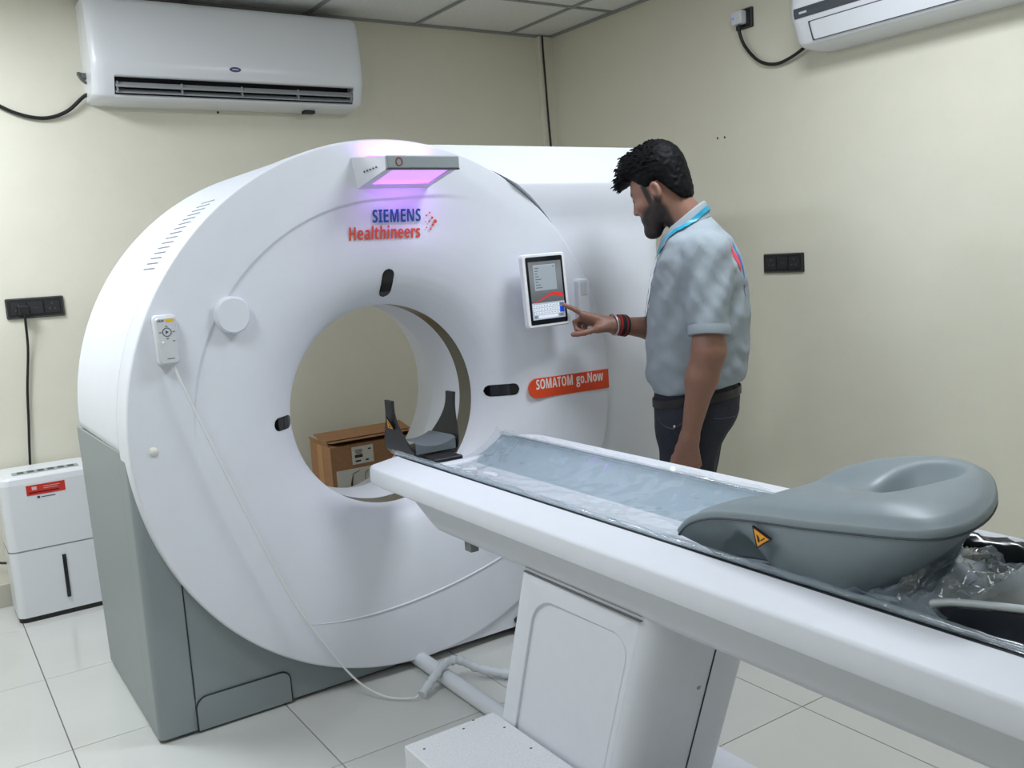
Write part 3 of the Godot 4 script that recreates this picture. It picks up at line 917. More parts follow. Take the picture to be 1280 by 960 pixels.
	for y in [0.615, 0.45, 0.3, 0.15, 0.01]: jl.push_back(Vector3(1.292, y, lean(-1.2425, y) + 0.0005))
	g.tube(jl, 0.0018, 6)
	part("panel_joint", g, mat(50, 54, 54, 0.7), ped)
	g = Geo.new(); g.ball(Vector3(1.268, 0.47, lean(-1.2425, 0.47)), Vector3(0.006, 0.006, 0.002), 12, 6)
	part("screw", g, mat(150, 150, 148, 0.4, 0.6), ped)
	g = Geo.new(); g.box(Vector3(1.345, 0.6475, -1.51), Vector3(0.2205, 0.0009, 0.2))
	part("joint_gap", g, mat(104, 106, 106, 0.8), ped)
	# foot plate
	g = Geo.new(); g.rbox(Vector3(1.38, 0.045, -1.48), Vector3(0.24, 0.044, 0.42), 0.012)
	part("foot_plate", g, paint, t)

func lean(z: float, y: float) -> float:
	return z - 0.33 * (0.65 - y)

const PX := 1.36
func tray_y(u: float) -> float:    # u -1 .. 1 across the mattress
	return 0.809 - 0.066 * (1.0 - pow(absf(u), 2.2))
func table_goods() -> void:
	# mattress
	var t := thing("mattress", "thin blue-grey curved mattress lying in the scanner table under the sheet", "mattress", Vector3(TX, 0.74, -1.2))
	var g := Geo.new()
	var hw := 0.19
	g.grid(33, 30, func(i: int, j: int):
		var u: float = i / 16.0 - 1.0
		return Vector3(TX + hw * u, tray_y(u), lerpf(-2.432, 0.1, j / 29.0)), false, true)
	g.grid(33, 2, func(i: int, j: int):
		var u: float = i / 16.0 - 1.0
		return Vector3(TX + hw * u, tray_y(u) - (0.012 if j else 0.0), -2.432), false, true)
	g.grid(33, 2, func(i: int, j: int):
		var u: float = i / 16.0 - 1.0
		return Vector3(TX + hw * u, tray_y(u) - 0.012, lerpf(-2.432, 0.1, j)), false, false)
	part("cover", g, noisy(152, 170, 184, 0.02, 0.03, 0.45, 0.0, 51), t)
	# clear plastic sheet, creased, laid over it
	var film := mat(226, 233, 238, 0.1)
	film.albedo_color = Color(0.74, 0.8, 0.84, 0.2)
	film.transparency = BaseMaterial3D.TRANSPARENCY_ALPHA
	film.cull_mode = BaseMaterial3D.CULL_DISABLED
	var n1 := FastNoiseLite.new(); n1.seed = 5; n1.frequency = 3.2; n1.fractal_type = FastNoiseLite.FRACTAL_RIDGED; n1.fractal_octaves = 3
	var n2 := FastNoiseLite.new(); n2.seed = 9; n2.frequency = 11.0; n2.fractal_type = FastNoiseLite.FRACTAL_RIDGED; n2.fractal_octaves = 3
	g = Geo.new()
	var nu := 70; var nv := 330
	g.grid(nu, nv, func(i: int, j: int):
		var u: float = 2.0 * i / (nu - 1) - 1.0
		var z: float = lerpf(-2.45 - 0.02 * absf(u), 0.12, j / float(nv - 1))
		var x := TX + 0.194 * u
		var y := tray_y(u * 0.99) + 0.003
		var k := 0.007 + 0.004 * smoothstep(0.4, 1.0, absf(u)) + 0.02 * smoothstep(-1.0, -0.85, z)
		y += k * maxf(n1.get_noise_2d(x * 1.3, z * 0.8), -0.3) + 0.002 + 0.3 * k * n2.get_noise_2d(x, z * 0.7)
		y += 0.008 * smoothstep(0.93, 1.0, absf(u)) * (0.4 + 0.6 * n2.get_noise_2d(z * 1.3, u))
		return Vector3(x, maxf(y, tray_y(u) + 0.0015), z), false, true)
	var sh := thing("plastic_sheet", "creased clear plastic sheet covering the scanner table's mattress", "plastic sheet", Vector3(TX, 0.8, -1.2))
	part("film", g, film, sh)
	for sd in [-1.0, 1.0]:
		g = Geo.new()
		var hem := []; var hr := []
		for k in 160:
			var z := lerpf(-2.43, 0.1, k / 159.0)
			hem.push_back(Vector3(TX + sd * (0.1845 + 0.002 * n2.get_noise_2d(z * 0.6, 3.0)), 0.8135 + 0.0015 * n2.get_noise_2d(z, 8.0), z))
			hr.push_back(0.0062 + 0.0016 * n2.get_noise_2d(z * 1.5, 20.0))
		g.tube(hem, hr, 9)
		part("hem", g, film, sh)
	# crumpled heap of the sheet between the two grey cushions
	g = Geo.new()
	g.grid(44, 44, func(i: int, j: int):
		var u: float = i / 43.0; var w: float = j / 43.0
		var x := lerpf(1.19, 1.53, u); var z := lerpf(-0.865, -0.735, w)
		var b := sin(PI * u) * sin(PI * w)
		var y := 0.80 + 0.04 * pow(maxf(b, 0.0), 0.6) * (0.55 + 0.9 * n1.get_noise_2d(x * 1.1 + 7.0, z * 3.4)) + 0.012 * n2.get_noise_2d(x * 1.5, z * 1.5)
		return Vector3(x + 0.01 * n2.get_noise_2d(z * 2.0, x), maxf(y, 0.79), z), false, true)
	var hp := part("crumpled_sheet", g, film)
	tag(hp, "bunched shiny plastic film heaped between the two grey cushions", "plastic sheet")
	# black wrapped strap along the far rail
	g = Geo.new()
	g.grid(40, 16, func(i: int, j: int):
		var s: float = i / 39.0; var a: float = PI * j / 15.0
		var z := lerpf(-0.87, -0.3, s)
		var r := 0.034 + 0.008 * n1.get_noise_2d(z * 3.0, a) + 0.004 * n2.get_noise_2d(z * 2.0, a)
		return Vector3(1.515 + 0.03 * cos(a), 0.80 + r * sin(a), z), false, true)
	var st := part("strap_bundle", g, mat(26, 28, 30, 0.18))
	tag(st, "shiny black wrapped strap lying along the table's far rail", "strap")
	shaped_cushion()
	trough_cushion()
	head_holder()

func shaped_cushion() -> void:
	var t := thing("positioning_cushion", "large saddle-shaped grey cushion with a hollow, sitting on the table", "cushion", Vector3(PX, 0.79, -0.98))
	var rub := noisy(128, 140, 146, 0.012, 0.04, 0.42, 0.0, 61)
	# the lip: a closed curve, low at the end towards the bore, high at the near end
	var key := [Vector3(1.197, 0.832, -1.272), Vector3(1.189, 0.861, -1.236), Vector3(1.187, 0.881, -1.19), Vector3(1.186, 0.893, -1.137), Vector3(1.186, 0.903, -1.059), Vector3(1.186, 0.912, -0.965), Vector3(1.187, 0.924, -0.865), Vector3(1.19, 0.932, -0.799), Vector3(1.203, 0.938, -0.748), Vector3(1.238, 0.943, -0.724), Vector3(1.295, 0.949, -0.722), Vector3(1.36, 0.956, -0.74), Vector3(1.42, 0.963, -0.773), Vector3(1.47, 0.967, -0.814), Vector3(1.51, 0.966, -0.866), Vector3(1.53, 0.962, -0.923), Vector3(1.539, 0.949, -1.007), Vector3(1.54, 0.933, -1.073), Vector3(1.539, 0.903, -1.152), Vector3(1.537, 0.865, -1.212), Vector3(1.528, 0.832, -1.262), Vector3(1.50, 0.822, -1.285), Vector3(1.44, 0.818, -1.294), Vector3(1.36, 0.816, -1.298), Vector3(1.29, 0.818, -1.297), Vector3(1.225, 0.822, -1.29), Vector3(1.197, 0.832, -1.272)]
	var lip := spline(key, 5); lip.pop_back()
	var n := lip.size()
	var ce := Vector3(1.365, 0.903, -0.985)
	var dent := func(x: float, z: float) -> float:
		return -0.042 * exp(-pow(Vector2((x - 1.412) / 0.052, (z + 0.905) / 0.062).length(), 4.0)) + 0.012 * exp(-pow((x - 1.335) / 0.03, 2) - pow((z + 1.01) / 0.045, 2))
	var g := Geo.new()
	var nr := 34
	g.grid(n, nr, func(i: int, j: int):
		var k: float = j / float(nr - 1)
		var e: Vector3 = lip[i]
		var p := ce.lerp(e, k * 0.978)
		# full, rolled shoulder just inside the lip; level middle
		var y: float = lerpf(ce.y + 0.026 * clampf((p.z + 1.1) / 0.2, -1.3, 1.3), e.y, k * k) + 0.016 * pow(sin(PI * pow(k, 1.7)), 1.0) + dent.call(p.x, p.z)
		return Vector3(p.x, y + 0.004 * (1.0 - smoothstep(0.93, 1.0, k)), p.z), true, true)
	part("top_face", g, rub, t)
	g = Geo.new()
	g.grid(n, 22, func(i: int, j: int):
		var e: Vector3 = lip[i]
		var tp := ce.lerp(e, 0.978)
		if j == 0: return Vector3(tp.x, e.y, tp.z)
		if j == 1: return Vector3(ce.lerp(e, 0.994).x, e.y - 0.002, ce.lerp(e, 0.994).z)
		if j == 2: return e + Vector3(0, -0.008, 0)
		if j == 3: return Vector3(ce.lerp(e, 0.992).x, e.y - 0.014, ce.lerp(e, 0.992).z)
		var d := Vector2(e.x - 1.363, (e.z + 0.972))
		var a := d.angle()
		var fe := Vector2(1.363 + 0.158 * signf(cos(a)) * pow(absf(cos(a)), 0.45), -0.972 + 0.1 * signf(sin(a)) * pow(absf(sin(a)), 0.45))
		var k: float = (j - 3) / 18.0
		var b := ce.lerp(e, 0.985)
		# the end towards the bore is undercut in an arch, the near end sweeps back
		var nose := smoothstep(-1.10, -1.2, e.z)
		var w := lerpf(pow(k, 1.1), pow(k, 0.45), nose)
		var yy := lerpf(e.y - 0.015, 0.793, lerpf(k, pow(k, 2.2), nose))
		yy = lerpf(yy, e.y - 0.032 + 0.02 * k, 0.0) - 0.028 * nose * smoothstep(0.0, 0.1, k) * (1.0 - k)
		return Vector3(lerpf(b.x, fe.x, w), yy, lerpf(b.z, fe.y, w)), true, true)
	part("flank", g, rub, t)
	g = Geo.new()
	var ring := []
	for i in n + 1:
		var e: Vector3 = lip[i % n]
		var q := ce.lerp(e, 0.993)
		ring.push_back(Vector3(q.x, e.y - 0.0155, q.z))
	g.tube(ring, 0.0016, 6, false)
	part("lip_seam", g, mat(62, 70, 76, 0.6), t)
	# warning triangle on the left flank, lying on its side
	warning(t, Transform3D(Basis(Vector3.BACK, Vector3.UP, Vector3(-0.985, -0.12, -0.05)), Vector3(1.1832, 0.862, -1.05)), 0.031, -1.45)

func warning(parent: Node, f: Transform3D, s: float, roll := 0.0) -> void:
	# black-edged orange triangle with a small pictogram
	f.basis = Basis.looking_at(-f.basis.z, Vector3.UP) * Basis(Vector3.BACK, roll)
	var g := Geo.new(); g.xf = f
	var tr := func(k: float) -> PackedVector2Array: return PackedVector2Array([Vector2(-0.58, -0.48) * s * k, Vector2(0.58, -0.48) * s * k, Vector2(0, 0.62) * s * k])
	g.ext(tr.call(1.15), -0.004, 0.0006, 0.0, Transform3D.IDENTITY, false)
	var b := part("warning_edge", g, mat(28, 24, 20, 0.5), parent)
	g = Geo.new(); g.xf = f
	g.ext(tr.call(0.9), 0.0, 0.0012, 0.0, Transform3D.IDENTITY, false)
	var y := part("warning_triangle", g, mat(238, 160, 34, 0.5), parent, "orange warning triangle")
	g = Geo.new(); g.xf = f
	g.ext(PackedVector2Array([Vector2(-0.2, -0.3) * s, Vector2(0.26, -0.3) * s, Vector2(0.22, -0.16) * s, Vector2(0.02, -0.14) * s, Vector2(-0.12, -0.2) * s]), 0.0, 0.0018, 0.0, Transform3D.IDENTITY, false)
	g.ext(PackedVector2Array([Vector2(-0.08, 0.26) * s, Vector2(-0.02, 0.28) * s, Vector2(0.16, -0.06) * s, Vector2(0.1, -0.08) * s]), 0.0, 0.0018, 0.0, Transform3D.IDENTITY, false)
	part("pictogram", g, mat(28, 24, 20, 0.5), y)

func trough_cushion() -> void:
	var t := thing("trough_cushion", "open grey trough cushion with near-black outer sides at the table's near end", "cushion", Vector3(PX, 0.79, -0.4))
	var sec := func(u: float, s: float, off: float) -> Vector3:   # u -1..1 across, s 0..1 along (far -> near)
		var h := lerpf(0.815, 0.92, pow(s, 0.75))
		var hw := lerpf(0.13, 0.158, s)
		var x := PX + 0.005 + (hw + off) * u
		var y := 0.80 + (h - 0.80) * pow(absf(u), 3.0) - off * (1.0 - pow(absf(u), 6.0))
		return Vector3(x, y, lerpf(-0.765, -0.12, s) + 0.0 * u)
	var g := Geo.new()
	g.grid(33, 20, func(i: int, j: int): return sec.call(i / 16.0 - 1.0, j / 19.0, 0.0), false, true)
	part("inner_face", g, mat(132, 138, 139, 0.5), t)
	g = Geo.new()
	for s in [-1.0, 1.0]:
		g.grid(6, 20, func(i: int, j: int):
			var p: Vector3 = sec.call(s, j / 19.0, 0.016)
			return Vector3(p.x - s * 0.002 * i * 0.8, lerpf(p.y - 0.004, 0.792, i / 5.0), p.z), false, s < 0)
	g.grid(33, 2, func(i: int, j: int):
		var p: Vector3 = sec.call(i / 16.0 - 1.0, 0.0, 0.0)
		return p if j == 0 else Vector3(p.x, 0.79, p.z), false, false)
	g.grid(33, 2, func(i: int, j: int):
		var p: Vector3 = sec.call(i / 16.0 - 1.0, 1.0, 0.0)
		return p if j == 0 else Vector3(p.x, 0.79, p.z), false, true)
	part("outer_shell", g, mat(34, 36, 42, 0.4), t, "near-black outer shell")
	for s in [-1.0, 1.0]:
		g = Geo.new()
		var l := []
		for j in 20: l.push_back(sec.call(s, j / 19.0, 0.006))
		g.tube(l, 0.0065, 8)
		part("lip", g, mat(168, 173, 175, 0.45), t, "pale lip along the top edge")

func head_holder() -> void:
	var t := thing("head_holder", "black head holder with upright wings at the bore end of the table", "head holder", Vector3(TX, 0.76, -2.56))
	var bl := mat(34, 35, 38, 0.42)
	# shell: a cradle whose wings narrow upwards
	var pos := func(u: float, v: float, off: float) -> Vector3:   # u -1..1 across, v 0..1 along z
		var au := absf(u)
		# section: flat floor, steep flared wings
		var x: float; var y: float
		if au < 0.5:
			x = 0.07 * au / 0.5; y = 0.765 + 0.006 * pow(au / 0.5, 2)
		else:
			var k := (au - 0.5) / 0.5
			x = 0.07 + 0.036 * (1.0 - pow(1.0 - k, 2.0)); y = 0.771 + 0.172 * pow(k, 1.25)
		var k2 := clampf((au - 0.5) / 0.5, 0.0, 1.0)
		var zc := lerpf(-2.625, -2.605, k2)
		var hl := lerpf(0.105, 0.024, smoothstep(0.0, 0.9, k2))
		return Vector3(TX + (x + off * k2) * signf(u), y - off * (1.0 - k2), zc + hl * (2.0 * v - 1.0))
	var g := Geo.new()
	for pass_ in 2:
		g.grid(49, 12, func(i: int, j: int): return pos.call(i / 24.0 - 1.0, j / 11.0, [0.0, 0.010][pass_]), false, pass_ == 0)
	for vv in [0.0, 1.0]:
		g.grid(49, 2, func(i: int, j: int): return pos.call(i / 24.0 - 1.0, vv, 0.010 * j), false, vv > 0.5)
	for uu in [-1.0, 1.0]:
		g.grid(12, 2, func(i: int, j: int): return pos.call(uu, i / 11.0, 0.010 * j), false, uu < 0)
	part("cradle", g, bl, t)
	g = Geo.new()
	g.rbox(Vector3(TX, 0.757, -2.50), Vector3(0.05, 0.008, 0.055), 0.004)
	part("mount", g, bl, t)
	# grey pad on the floor of the cradle
	g = Geo.new()
	g.grid(25, 14, func(i: int, j: int):
		var u: float = i / 12.0 - 1.0; var v: float = j / 13.0
		var y := 0.792 + 0.016 * pow(absf(u), 2.0) + 0.006 * v - 0.006 * pow(absf(2 * v - 1), 8)
		return Vector3(TX + 0.072 * u, y, lerpf(-2.71, -2.525, v)), false, true)
	g.grid(25, 2, func(i: int, j: int):
		var u: float = i / 12.0 - 1.0
		return Vector3(TX + 0.072 * u, (0.792 + 0.016 * pow(absf(u), 2.0)) if j == 0 else 0.772, -2.525), false, true)
	part("pad", g, mat(104, 112, 118, 0.55), t, "grey pad in the cradle")
	warning(t, Transform3D(Basis(Vector3.BACK, Vector3.UP, Vector3(-0.95, -0.3, 0.0)), Vector3(1.2435, 0.868, -2.607)), 0.034)

# ------------------------------------------------------------------ things on the walls
func ac_section(k: float, ch: float) -> Array:   # profile of an indoor unit (out, up); k pulls the ends in, ch = depth of the outlet channel
	var p := [Vector2(0.0, 0.43), Vector2(0.145, 0.43), Vector2(0.172, 0.422), Vector2(0.188, 0.40), Vector2(0.20, 0.34), Vector2(0.212, 0.24), Vector2(0.219, 0.16), Vector2(0.218, 0.125), Vector2(0.209, 0.102), Vector2(0.203, 0.092)]
	if ch > 0.0: p.append_array([Vector2(0.203 - ch, 0.105), Vector2(0.168 - ch, 0.045)])
	p.append_array([Vector2(0.175, 0.024), Vector2(0.16, 0.012), Vector2(0.13, 0.005), Vector2(0.06, 0.0), Vector2(0.0, 0.0)])
	var out := []
	for q in p: out.push_back(Vector2(q.x * lerpf(0.88, 1.0, k), 0.2 + (q.y - 0.2) * lerpf(0.94, 1.0, k)))
	return out
func ac_run(g: Geo, rows: Array) -> void:  # rows: [x, k, ch]
	var s0 := ac_section(rows[0][1], rows[0][2])
	var n := s0.size()
	for i in n - 1:    # each facet smooth along the length; neighbours share angles
		pass
	g.grid(n, rows.size(), func(i: int, j: int):
		var q: Vector2 = ac_section(rows[j][1], rows[j][2])[i]
		return Vector3(rows[j][0], q.y, q.x), false, false)
	for e in [0, rows.size() - 1]:
		var pl := PackedVector2Array()
		for q in ac_section(rows[e][1], rows[e][2]): pl.push_back(q)
		g.poly(pl, func(p): return Vector3(rows[e][0], p.y, p.x), Vector3.LEFT if e == 0 else Vector3.RIGHT)

func wall_units() -> void:
	var gloss := mat(234, 236, 241, 0.24)
	# ---- open air conditioner on the back wall
	var at := Vector3(0.805, 2.128, ZB)
	var t := thing("air_conditioner", "glossy white split air conditioner with open black outlet on the back wall", "air conditioner", at)
	var tf := Transform3D(Basis.IDENTITY, at)
	var ln := 1.235; var e0 := 0.085; var e1 := 0.055
	var g := Geo.new(); g.xf = tf
	ac_run(g, [[0.0, 0.0, 0.0], [0.008, 0.45, 0.0], [0.025, 0.85, 0.0], [0.05, 1.0, 0.0], [e0, 1.0, 0.0]])
	ac_run(g, [[e0, 1.0, 0.07], [ln - e1, 1.0, 0.07]])
	ac_run(g, [[ln - e1, 1.0, 0.0], [ln - 0.035, 1.0, 0.0], [ln - 0.015, 0.85, 0.0], [ln - 0.004, 0.45, 0.0], [ln, 0.1, 0.0]])
	part("casing", g, gloss, t)
	g = Geo.new(); g.xf = tf
	g.flat([Vector3(e0 + 0.001, 0.1055, 0.136), Vector3(ln - e1 - 0.001, 0.1055, 0.136), Vector3(ln - e1 - 0.001, 0.045, 0.101), Vector3(e0 + 0.001, 0.045, 0.101)], Vector3(0, -0.4, 1))
	g.flat([Vector3(e0 + 0.001, 0.0915, 0.2), Vector3(ln - e1 - 0.001, 0.0915, 0.2), Vector3(ln - e1 - 0.001, 0.1045, 0.136), Vector3(e0 + 0.001, 0.1045, 0.136)], Vector3(0, -1, 0))
	g.flat([Vector3(e0 + 0.001, 0.026, 0.173), Vector3(ln - e1 - 0.001, 0.026, 0.173), Vector3(ln - e1 - 0.001, 0.046, 0.101), Vector3(e0 + 0.001, 0.046, 0.101)], Vector3(0, 1, 0))
	part("outlet", g, mat(20, 21, 23, 0.6), t, "black air outlet")
	for k in 2:
		g = Geo.new(); g.xf = tf
		g.rbox(Vector3((e0 + ln - e1) / 2, [0.064, 0.04][k], [0.186, 0.172][k]), Vector3((ln - e0 - e1) / 2 - 0.004, 0.0022, 0.017), 0.001, 1, Basis(Vector3.RIGHT, [0.75, 0.6][k]))
		part("louvre", g, mat(168, 172, 176, 0.4), t)
	for k in 5:
		g = Geo.new(); g.xf = tf
		g.box(Vector3(e0 + 0.012 + (ln - e0 - e1 - 0.024) * k / 4.0, 0.055, 0.178), Vector3(0.003, 0.022, 0.014))
		part("vane", g, mat(150, 154, 158, 0.5), t)
	g = Geo.new(); g.xf = tf * Transform3D(Basis.IDENTITY, Vector3(0.60, 0.145, 0.2195))
	var el := PackedVector2Array()
	for k in 28: el.push_back(Vector2(0.026 * cos(TAU * k / 28), 0.011 * sin(TAU * k / 28)))
	g.ext(el, -0.004, 0.0015, 0.0005)
	var bd := part("badge", g, mat(34, 50, 104, 0.3), t, "small dark blue oval badge")
	g = Geo.new(); g.xf = tf * Transform3D(Basis.IDENTITY, Vector3(0.60, 0.145, 0.2195))
	g.rbox(Vector3(0, 0, 0.0016), Vector3(0.014, 0.0015, 0.0006), 0.0004, 1)
	part("badge_script", g, mat(220, 226, 236, 0.4), bd)
	g = Geo.new(); g.xf = tf
	g.rbox(Vector3(ln - 0.245, -0.006, 0.07), Vector3(0.028, 0.008, 0.02), 0.004, 2)
	part("drain_stub", g, black, t)
	g = Geo.new(); g.xf = tf
	g.rbox(Vector3(-0.004, 0.115, 0.05), Vector3(0.014, 0.012, 0.02), 0.004, 2)
	g.tube(spline([Vector3(-0.008, 0.12, 0.06), Vector3(-0.03, 0.125, 0.06), Vector3(-0.02, 0.1, 0.065), Vector3(0.0, 0.085, 0.06)], 6), 0.006, 8)
	part("cable_gland", g, mat(96, 98, 98, 0.5), t)
	g = Geo.new()
	g.tube(spline([Vector3(0.85, 2.175, ZB + 0.05), Vector3(0.80, 2.168, ZB + 0.03), Vector3(0.72, 2.10, ZB + 0.02), Vector3(0.63, 2.07, ZB + 0.015), Vector3(0.53, 2.085, ZB + 0.015), Vector3(0.43, 2.135, ZB + 0.015), Vector3(0.3, 2.22, ZB + 0.015), Vector3(0.15, 2.3, ZB + 0.012)], 8), 0.008, 8)
	part("power_cable", g, black, t)
	# ---- second unit on the right wall, flap shut
	at = Vector3(XW, 2.118, -2.565)
	t = thing("air_conditioner", "white split air conditioner with dark stripe, shut, high on the right wall", "air conditioner", at)
	tf = Transform3D(Basis(Vector3.BACK, Vector3.UP, Vector3.LEFT), at)
	ln = 1.0
	g = Geo.new(); g.xf = tf
	ac_run(g, [[0.0, 0.0, 0.0], [0.008, 0.45, 0.0], [0.025, 0.85, 0.0], [0.05, 1.0, 0.0], [0.5, 1.0, 0.0], [ln - 0.05, 1.0, 0.0], [ln - 0.025, 0.85, 0.0], [ln - 0.004, 0.45, 0.0], [ln, 0.1, 0.0]])
	part("casing", g, gloss, t)
	g = Geo.new(); g.xf = tf
	g.grid(2, 3, func(i: int, j: int): return Vector3(0.03 + 0.94 * i, [0.150, 0.128, 0.112][j], [0.2196, 0.2188, 0.2135][j] + 0.0012), false, false)
	part("stripe", g, mat(66, 72, 80, 0.3), t, "dark grey stripe along the lower front")
	g = Geo.new(); g.xf = tf
	g.box(Vector3(0.075, 0.13, 0.2205), Vector3(0.018, 0.004, 0.0008))
	part("name_mark", g, mat(206, 210, 216, 0.4), t)
	# flap under the front edge with a dark joint round it
	g = Geo.new(); g.xf = tf
	var fa := [Vector3(0.09, 0.092, 0.2045), Vector3(0.93, 0.092, 0.2045), Vector3(0.93, 0.026, 0.1775), Vector3(0.09, 0.026, 0.1775)]
	for k in 4: g.tube([fa[k], fa[(k + 1) % 4]], 0.0028, 6)
	part("flap_joint", g, mat(70, 74, 80, 0.7), t)
	g = Geo.new(); g.xf = tf
	var fn := Vector3(0, -0.38, 0.92)
	var fb := []
	for q in fa: fb.push_back(q + fn * 0.0024)
	g.flat([fb[0].lerp(fb[2], 0.012), fb[1].lerp(fb[3], 0.012), fb[2].lerp(fb[0], 0.012), fb[3].lerp(fb[1], 0.012)], fn)
	part("flap", g, gloss, t)
	# its socket, plug and looping lead
	socket(Vector3(XW, 2.358, -2.982), Basis(Vector3.BACK, Vector3.UP, Vector3.LEFT), 0.098, 0.087, 1, "small square black wall socket holding a white plug, near the ceiling")
	t = thing("power_plug", "white plug with looping black lead beside the right air conditioner", "plug", Vector3(XW - 0.012, 2.33, -2.99))
	g = Geo.new()
	g.rbox(Vector3(XW - 0.03, 2.362, -2.993), Vector3(0.02, 0.029, 0.03), 0.008)
	var pb := part("plug_body", g, mat(226, 228, 232, 0.35), t)
	g = Geo.new(); g.ball(Vector3(XW - 0.0505, 2.36, -3.008), Vector3(0.002, 0.005, 0.005), 10, 6)
	var led := mat(90, 100, 240, 0.4); led.emission_enabled = true; led.emission = Color(0.3, 0.35, 1.0); led.emission_energy_multiplier = 0.6
	part("indicator", g, led, pb, "tiny blue indicator lamp")
	g = Geo.new()
	var xx := XW - 0.03
	g.tube(spline([Vector3(xx, 2.34, -2.99), Vector3(xx, 2.30, -2.99), Vector3(xx + 0.01, 2.23, -2.965), Vector3(xx + 0.012, 2.155, -2.89), Vector3(xx + 0.012, 2.125, -2.80), Vector3(xx, 2.135, -2.70), Vector3(xx - 0.01, 2.165, -2.61), Vector3(xx - 0.02, 2.188, -2.572)], 8), 0.0075, 8)
	part("lead", g, black, t)
	# ---- switch plates
	socket(Vector3(0.501, 1.275, ZB), Basis.IDENTITY, 0.226, 0.087, 3, "long black wall socket plate above the dehumidifier")
	socket(Vector3(XW, 1.262, -2.791), Basis(Vector3.BACK, Vector3.UP, Vector3.LEFT), 0.222, 0.086, 3, "long black wall socket plate behind the person in grey")
	t = thing("power_plug", "black plug and cable running down behind the dehumidifier", "plug", Vector3(0.455, 1.23, ZB + 0.02))
	g = Geo.new()
	g.rbox(Vector3(0.452, 1.268, ZB + 0.034), Vector3(0.022, 0.02, 0.02), 0.006)
	part("plug_body", g, black, t)
	g = Geo.new()
	g.tube(spline([Vector3(0.452, 1.262, ZB + 0.05), Vector3(0.452, 1.22, ZB + 0.045), Vector3(0.45, 1.1, ZB + 0.02), Vector3(0.428, 0.93, ZB + 0.015), Vector3(0.415, 0.78, ZB + 0.015), Vector3(0.405, 0.68, ZB + 0.02), Vector3(0.395, 0.55, ZB + 0.02), Vector3(0.38, 0.3, ZB + 0.02), Vector3(0.33, 0.15, ZB + 0.02)], 8), 0.0052, 8)
	part("lead", g, black, t)
	# ---- loose cable down the corner
	g = Geo.new()
	g.tube(spline([Vector3(3.262, 2.598, ZB + 0.034), Vector3(3.262, 2.5, ZB + 0.036), Vector3(3.272, 2.25, ZB + 0.034), Vector3(3.276, 2.1, ZB + 0.036), Vector3(3.286, 1.9, ZB + 0.034), Vector3(3.288, 1.6, ZB + 0.034), Vector3(3.29, 0.7, ZB + 0.034), Vector3(3.29, 0.11, ZB + 0.034)], 6), 0.0055, 8)
	var cw := part("corner_cable", g, mat(44, 42, 40, 0.6))
	tag(cw, "thin dark cable running straight down the room corner", "cable")

func socket(at: Vector3, b: Basis, w: float, h: float, mods: int, label: String) -> void:
	var t := thing("wall_socket", label, "wall socket", at, "black wall sockets")
	var tf := Transform3D(b, at)
	var g := Geo.new(); g.xf = tf
	g.ext(rrect(-w / 2, -h / 2, w / 2, h / 2, 0.006), 0.0, 0.011, 0.003)
	part("plate", g, mat(30, 30, 32, 0.35), t)
	var mw := (w - 0.03) / mods
	for k in mods:
		g = Geo.new(); g.xf = tf
		var x0 := -w / 2 + 0.015 + mw * k
		g.ext(rrect(x0 + 0.002, -h / 2 + 0.016, x0 + mw - 0.002, h / 2 - 0.016, 0.003), 0.0, 0.0135 if k != 1 else 0.0155, 0.0015)
		var md := part("module", g, mat(40, 40, 43, 0.3), t)
		g = Geo.new(); g.xf = tf
		if k == 1 and mods > 1: g.box(Vector3(x0 + mw / 2, 0.0, 0.0156), Vector3(0.012, 0.001, 0.0006))
		else:
			for q in [[0.0, 0.014], [-0.011, -0.008], [0.011, -0.008]]: g.ball(Vector3(x0 + mw / 2 + q[0], q[1], 0.0136), Vector3(0.0038, 0.0038, 0.0006), 10, 4)
		part("contact", g, mat(84, 84, 88, 0.4), md)
	g = Geo.new(); g.xf = tf
	var fr := rrect(-w / 2 + 0.004, -h / 2 + 0.004, w / 2 - 0.004, h / 2 - 0.004, 0.004, 3)
	var l := []
	for q in fr: l.push_back(Vector3(q.x, q.y, 0.0105))
	l.push_back(l[0])
	g.tube(l, 0.0011, 5, false)
	part("rim", g, mat(104, 104, 106, 0.35), t)

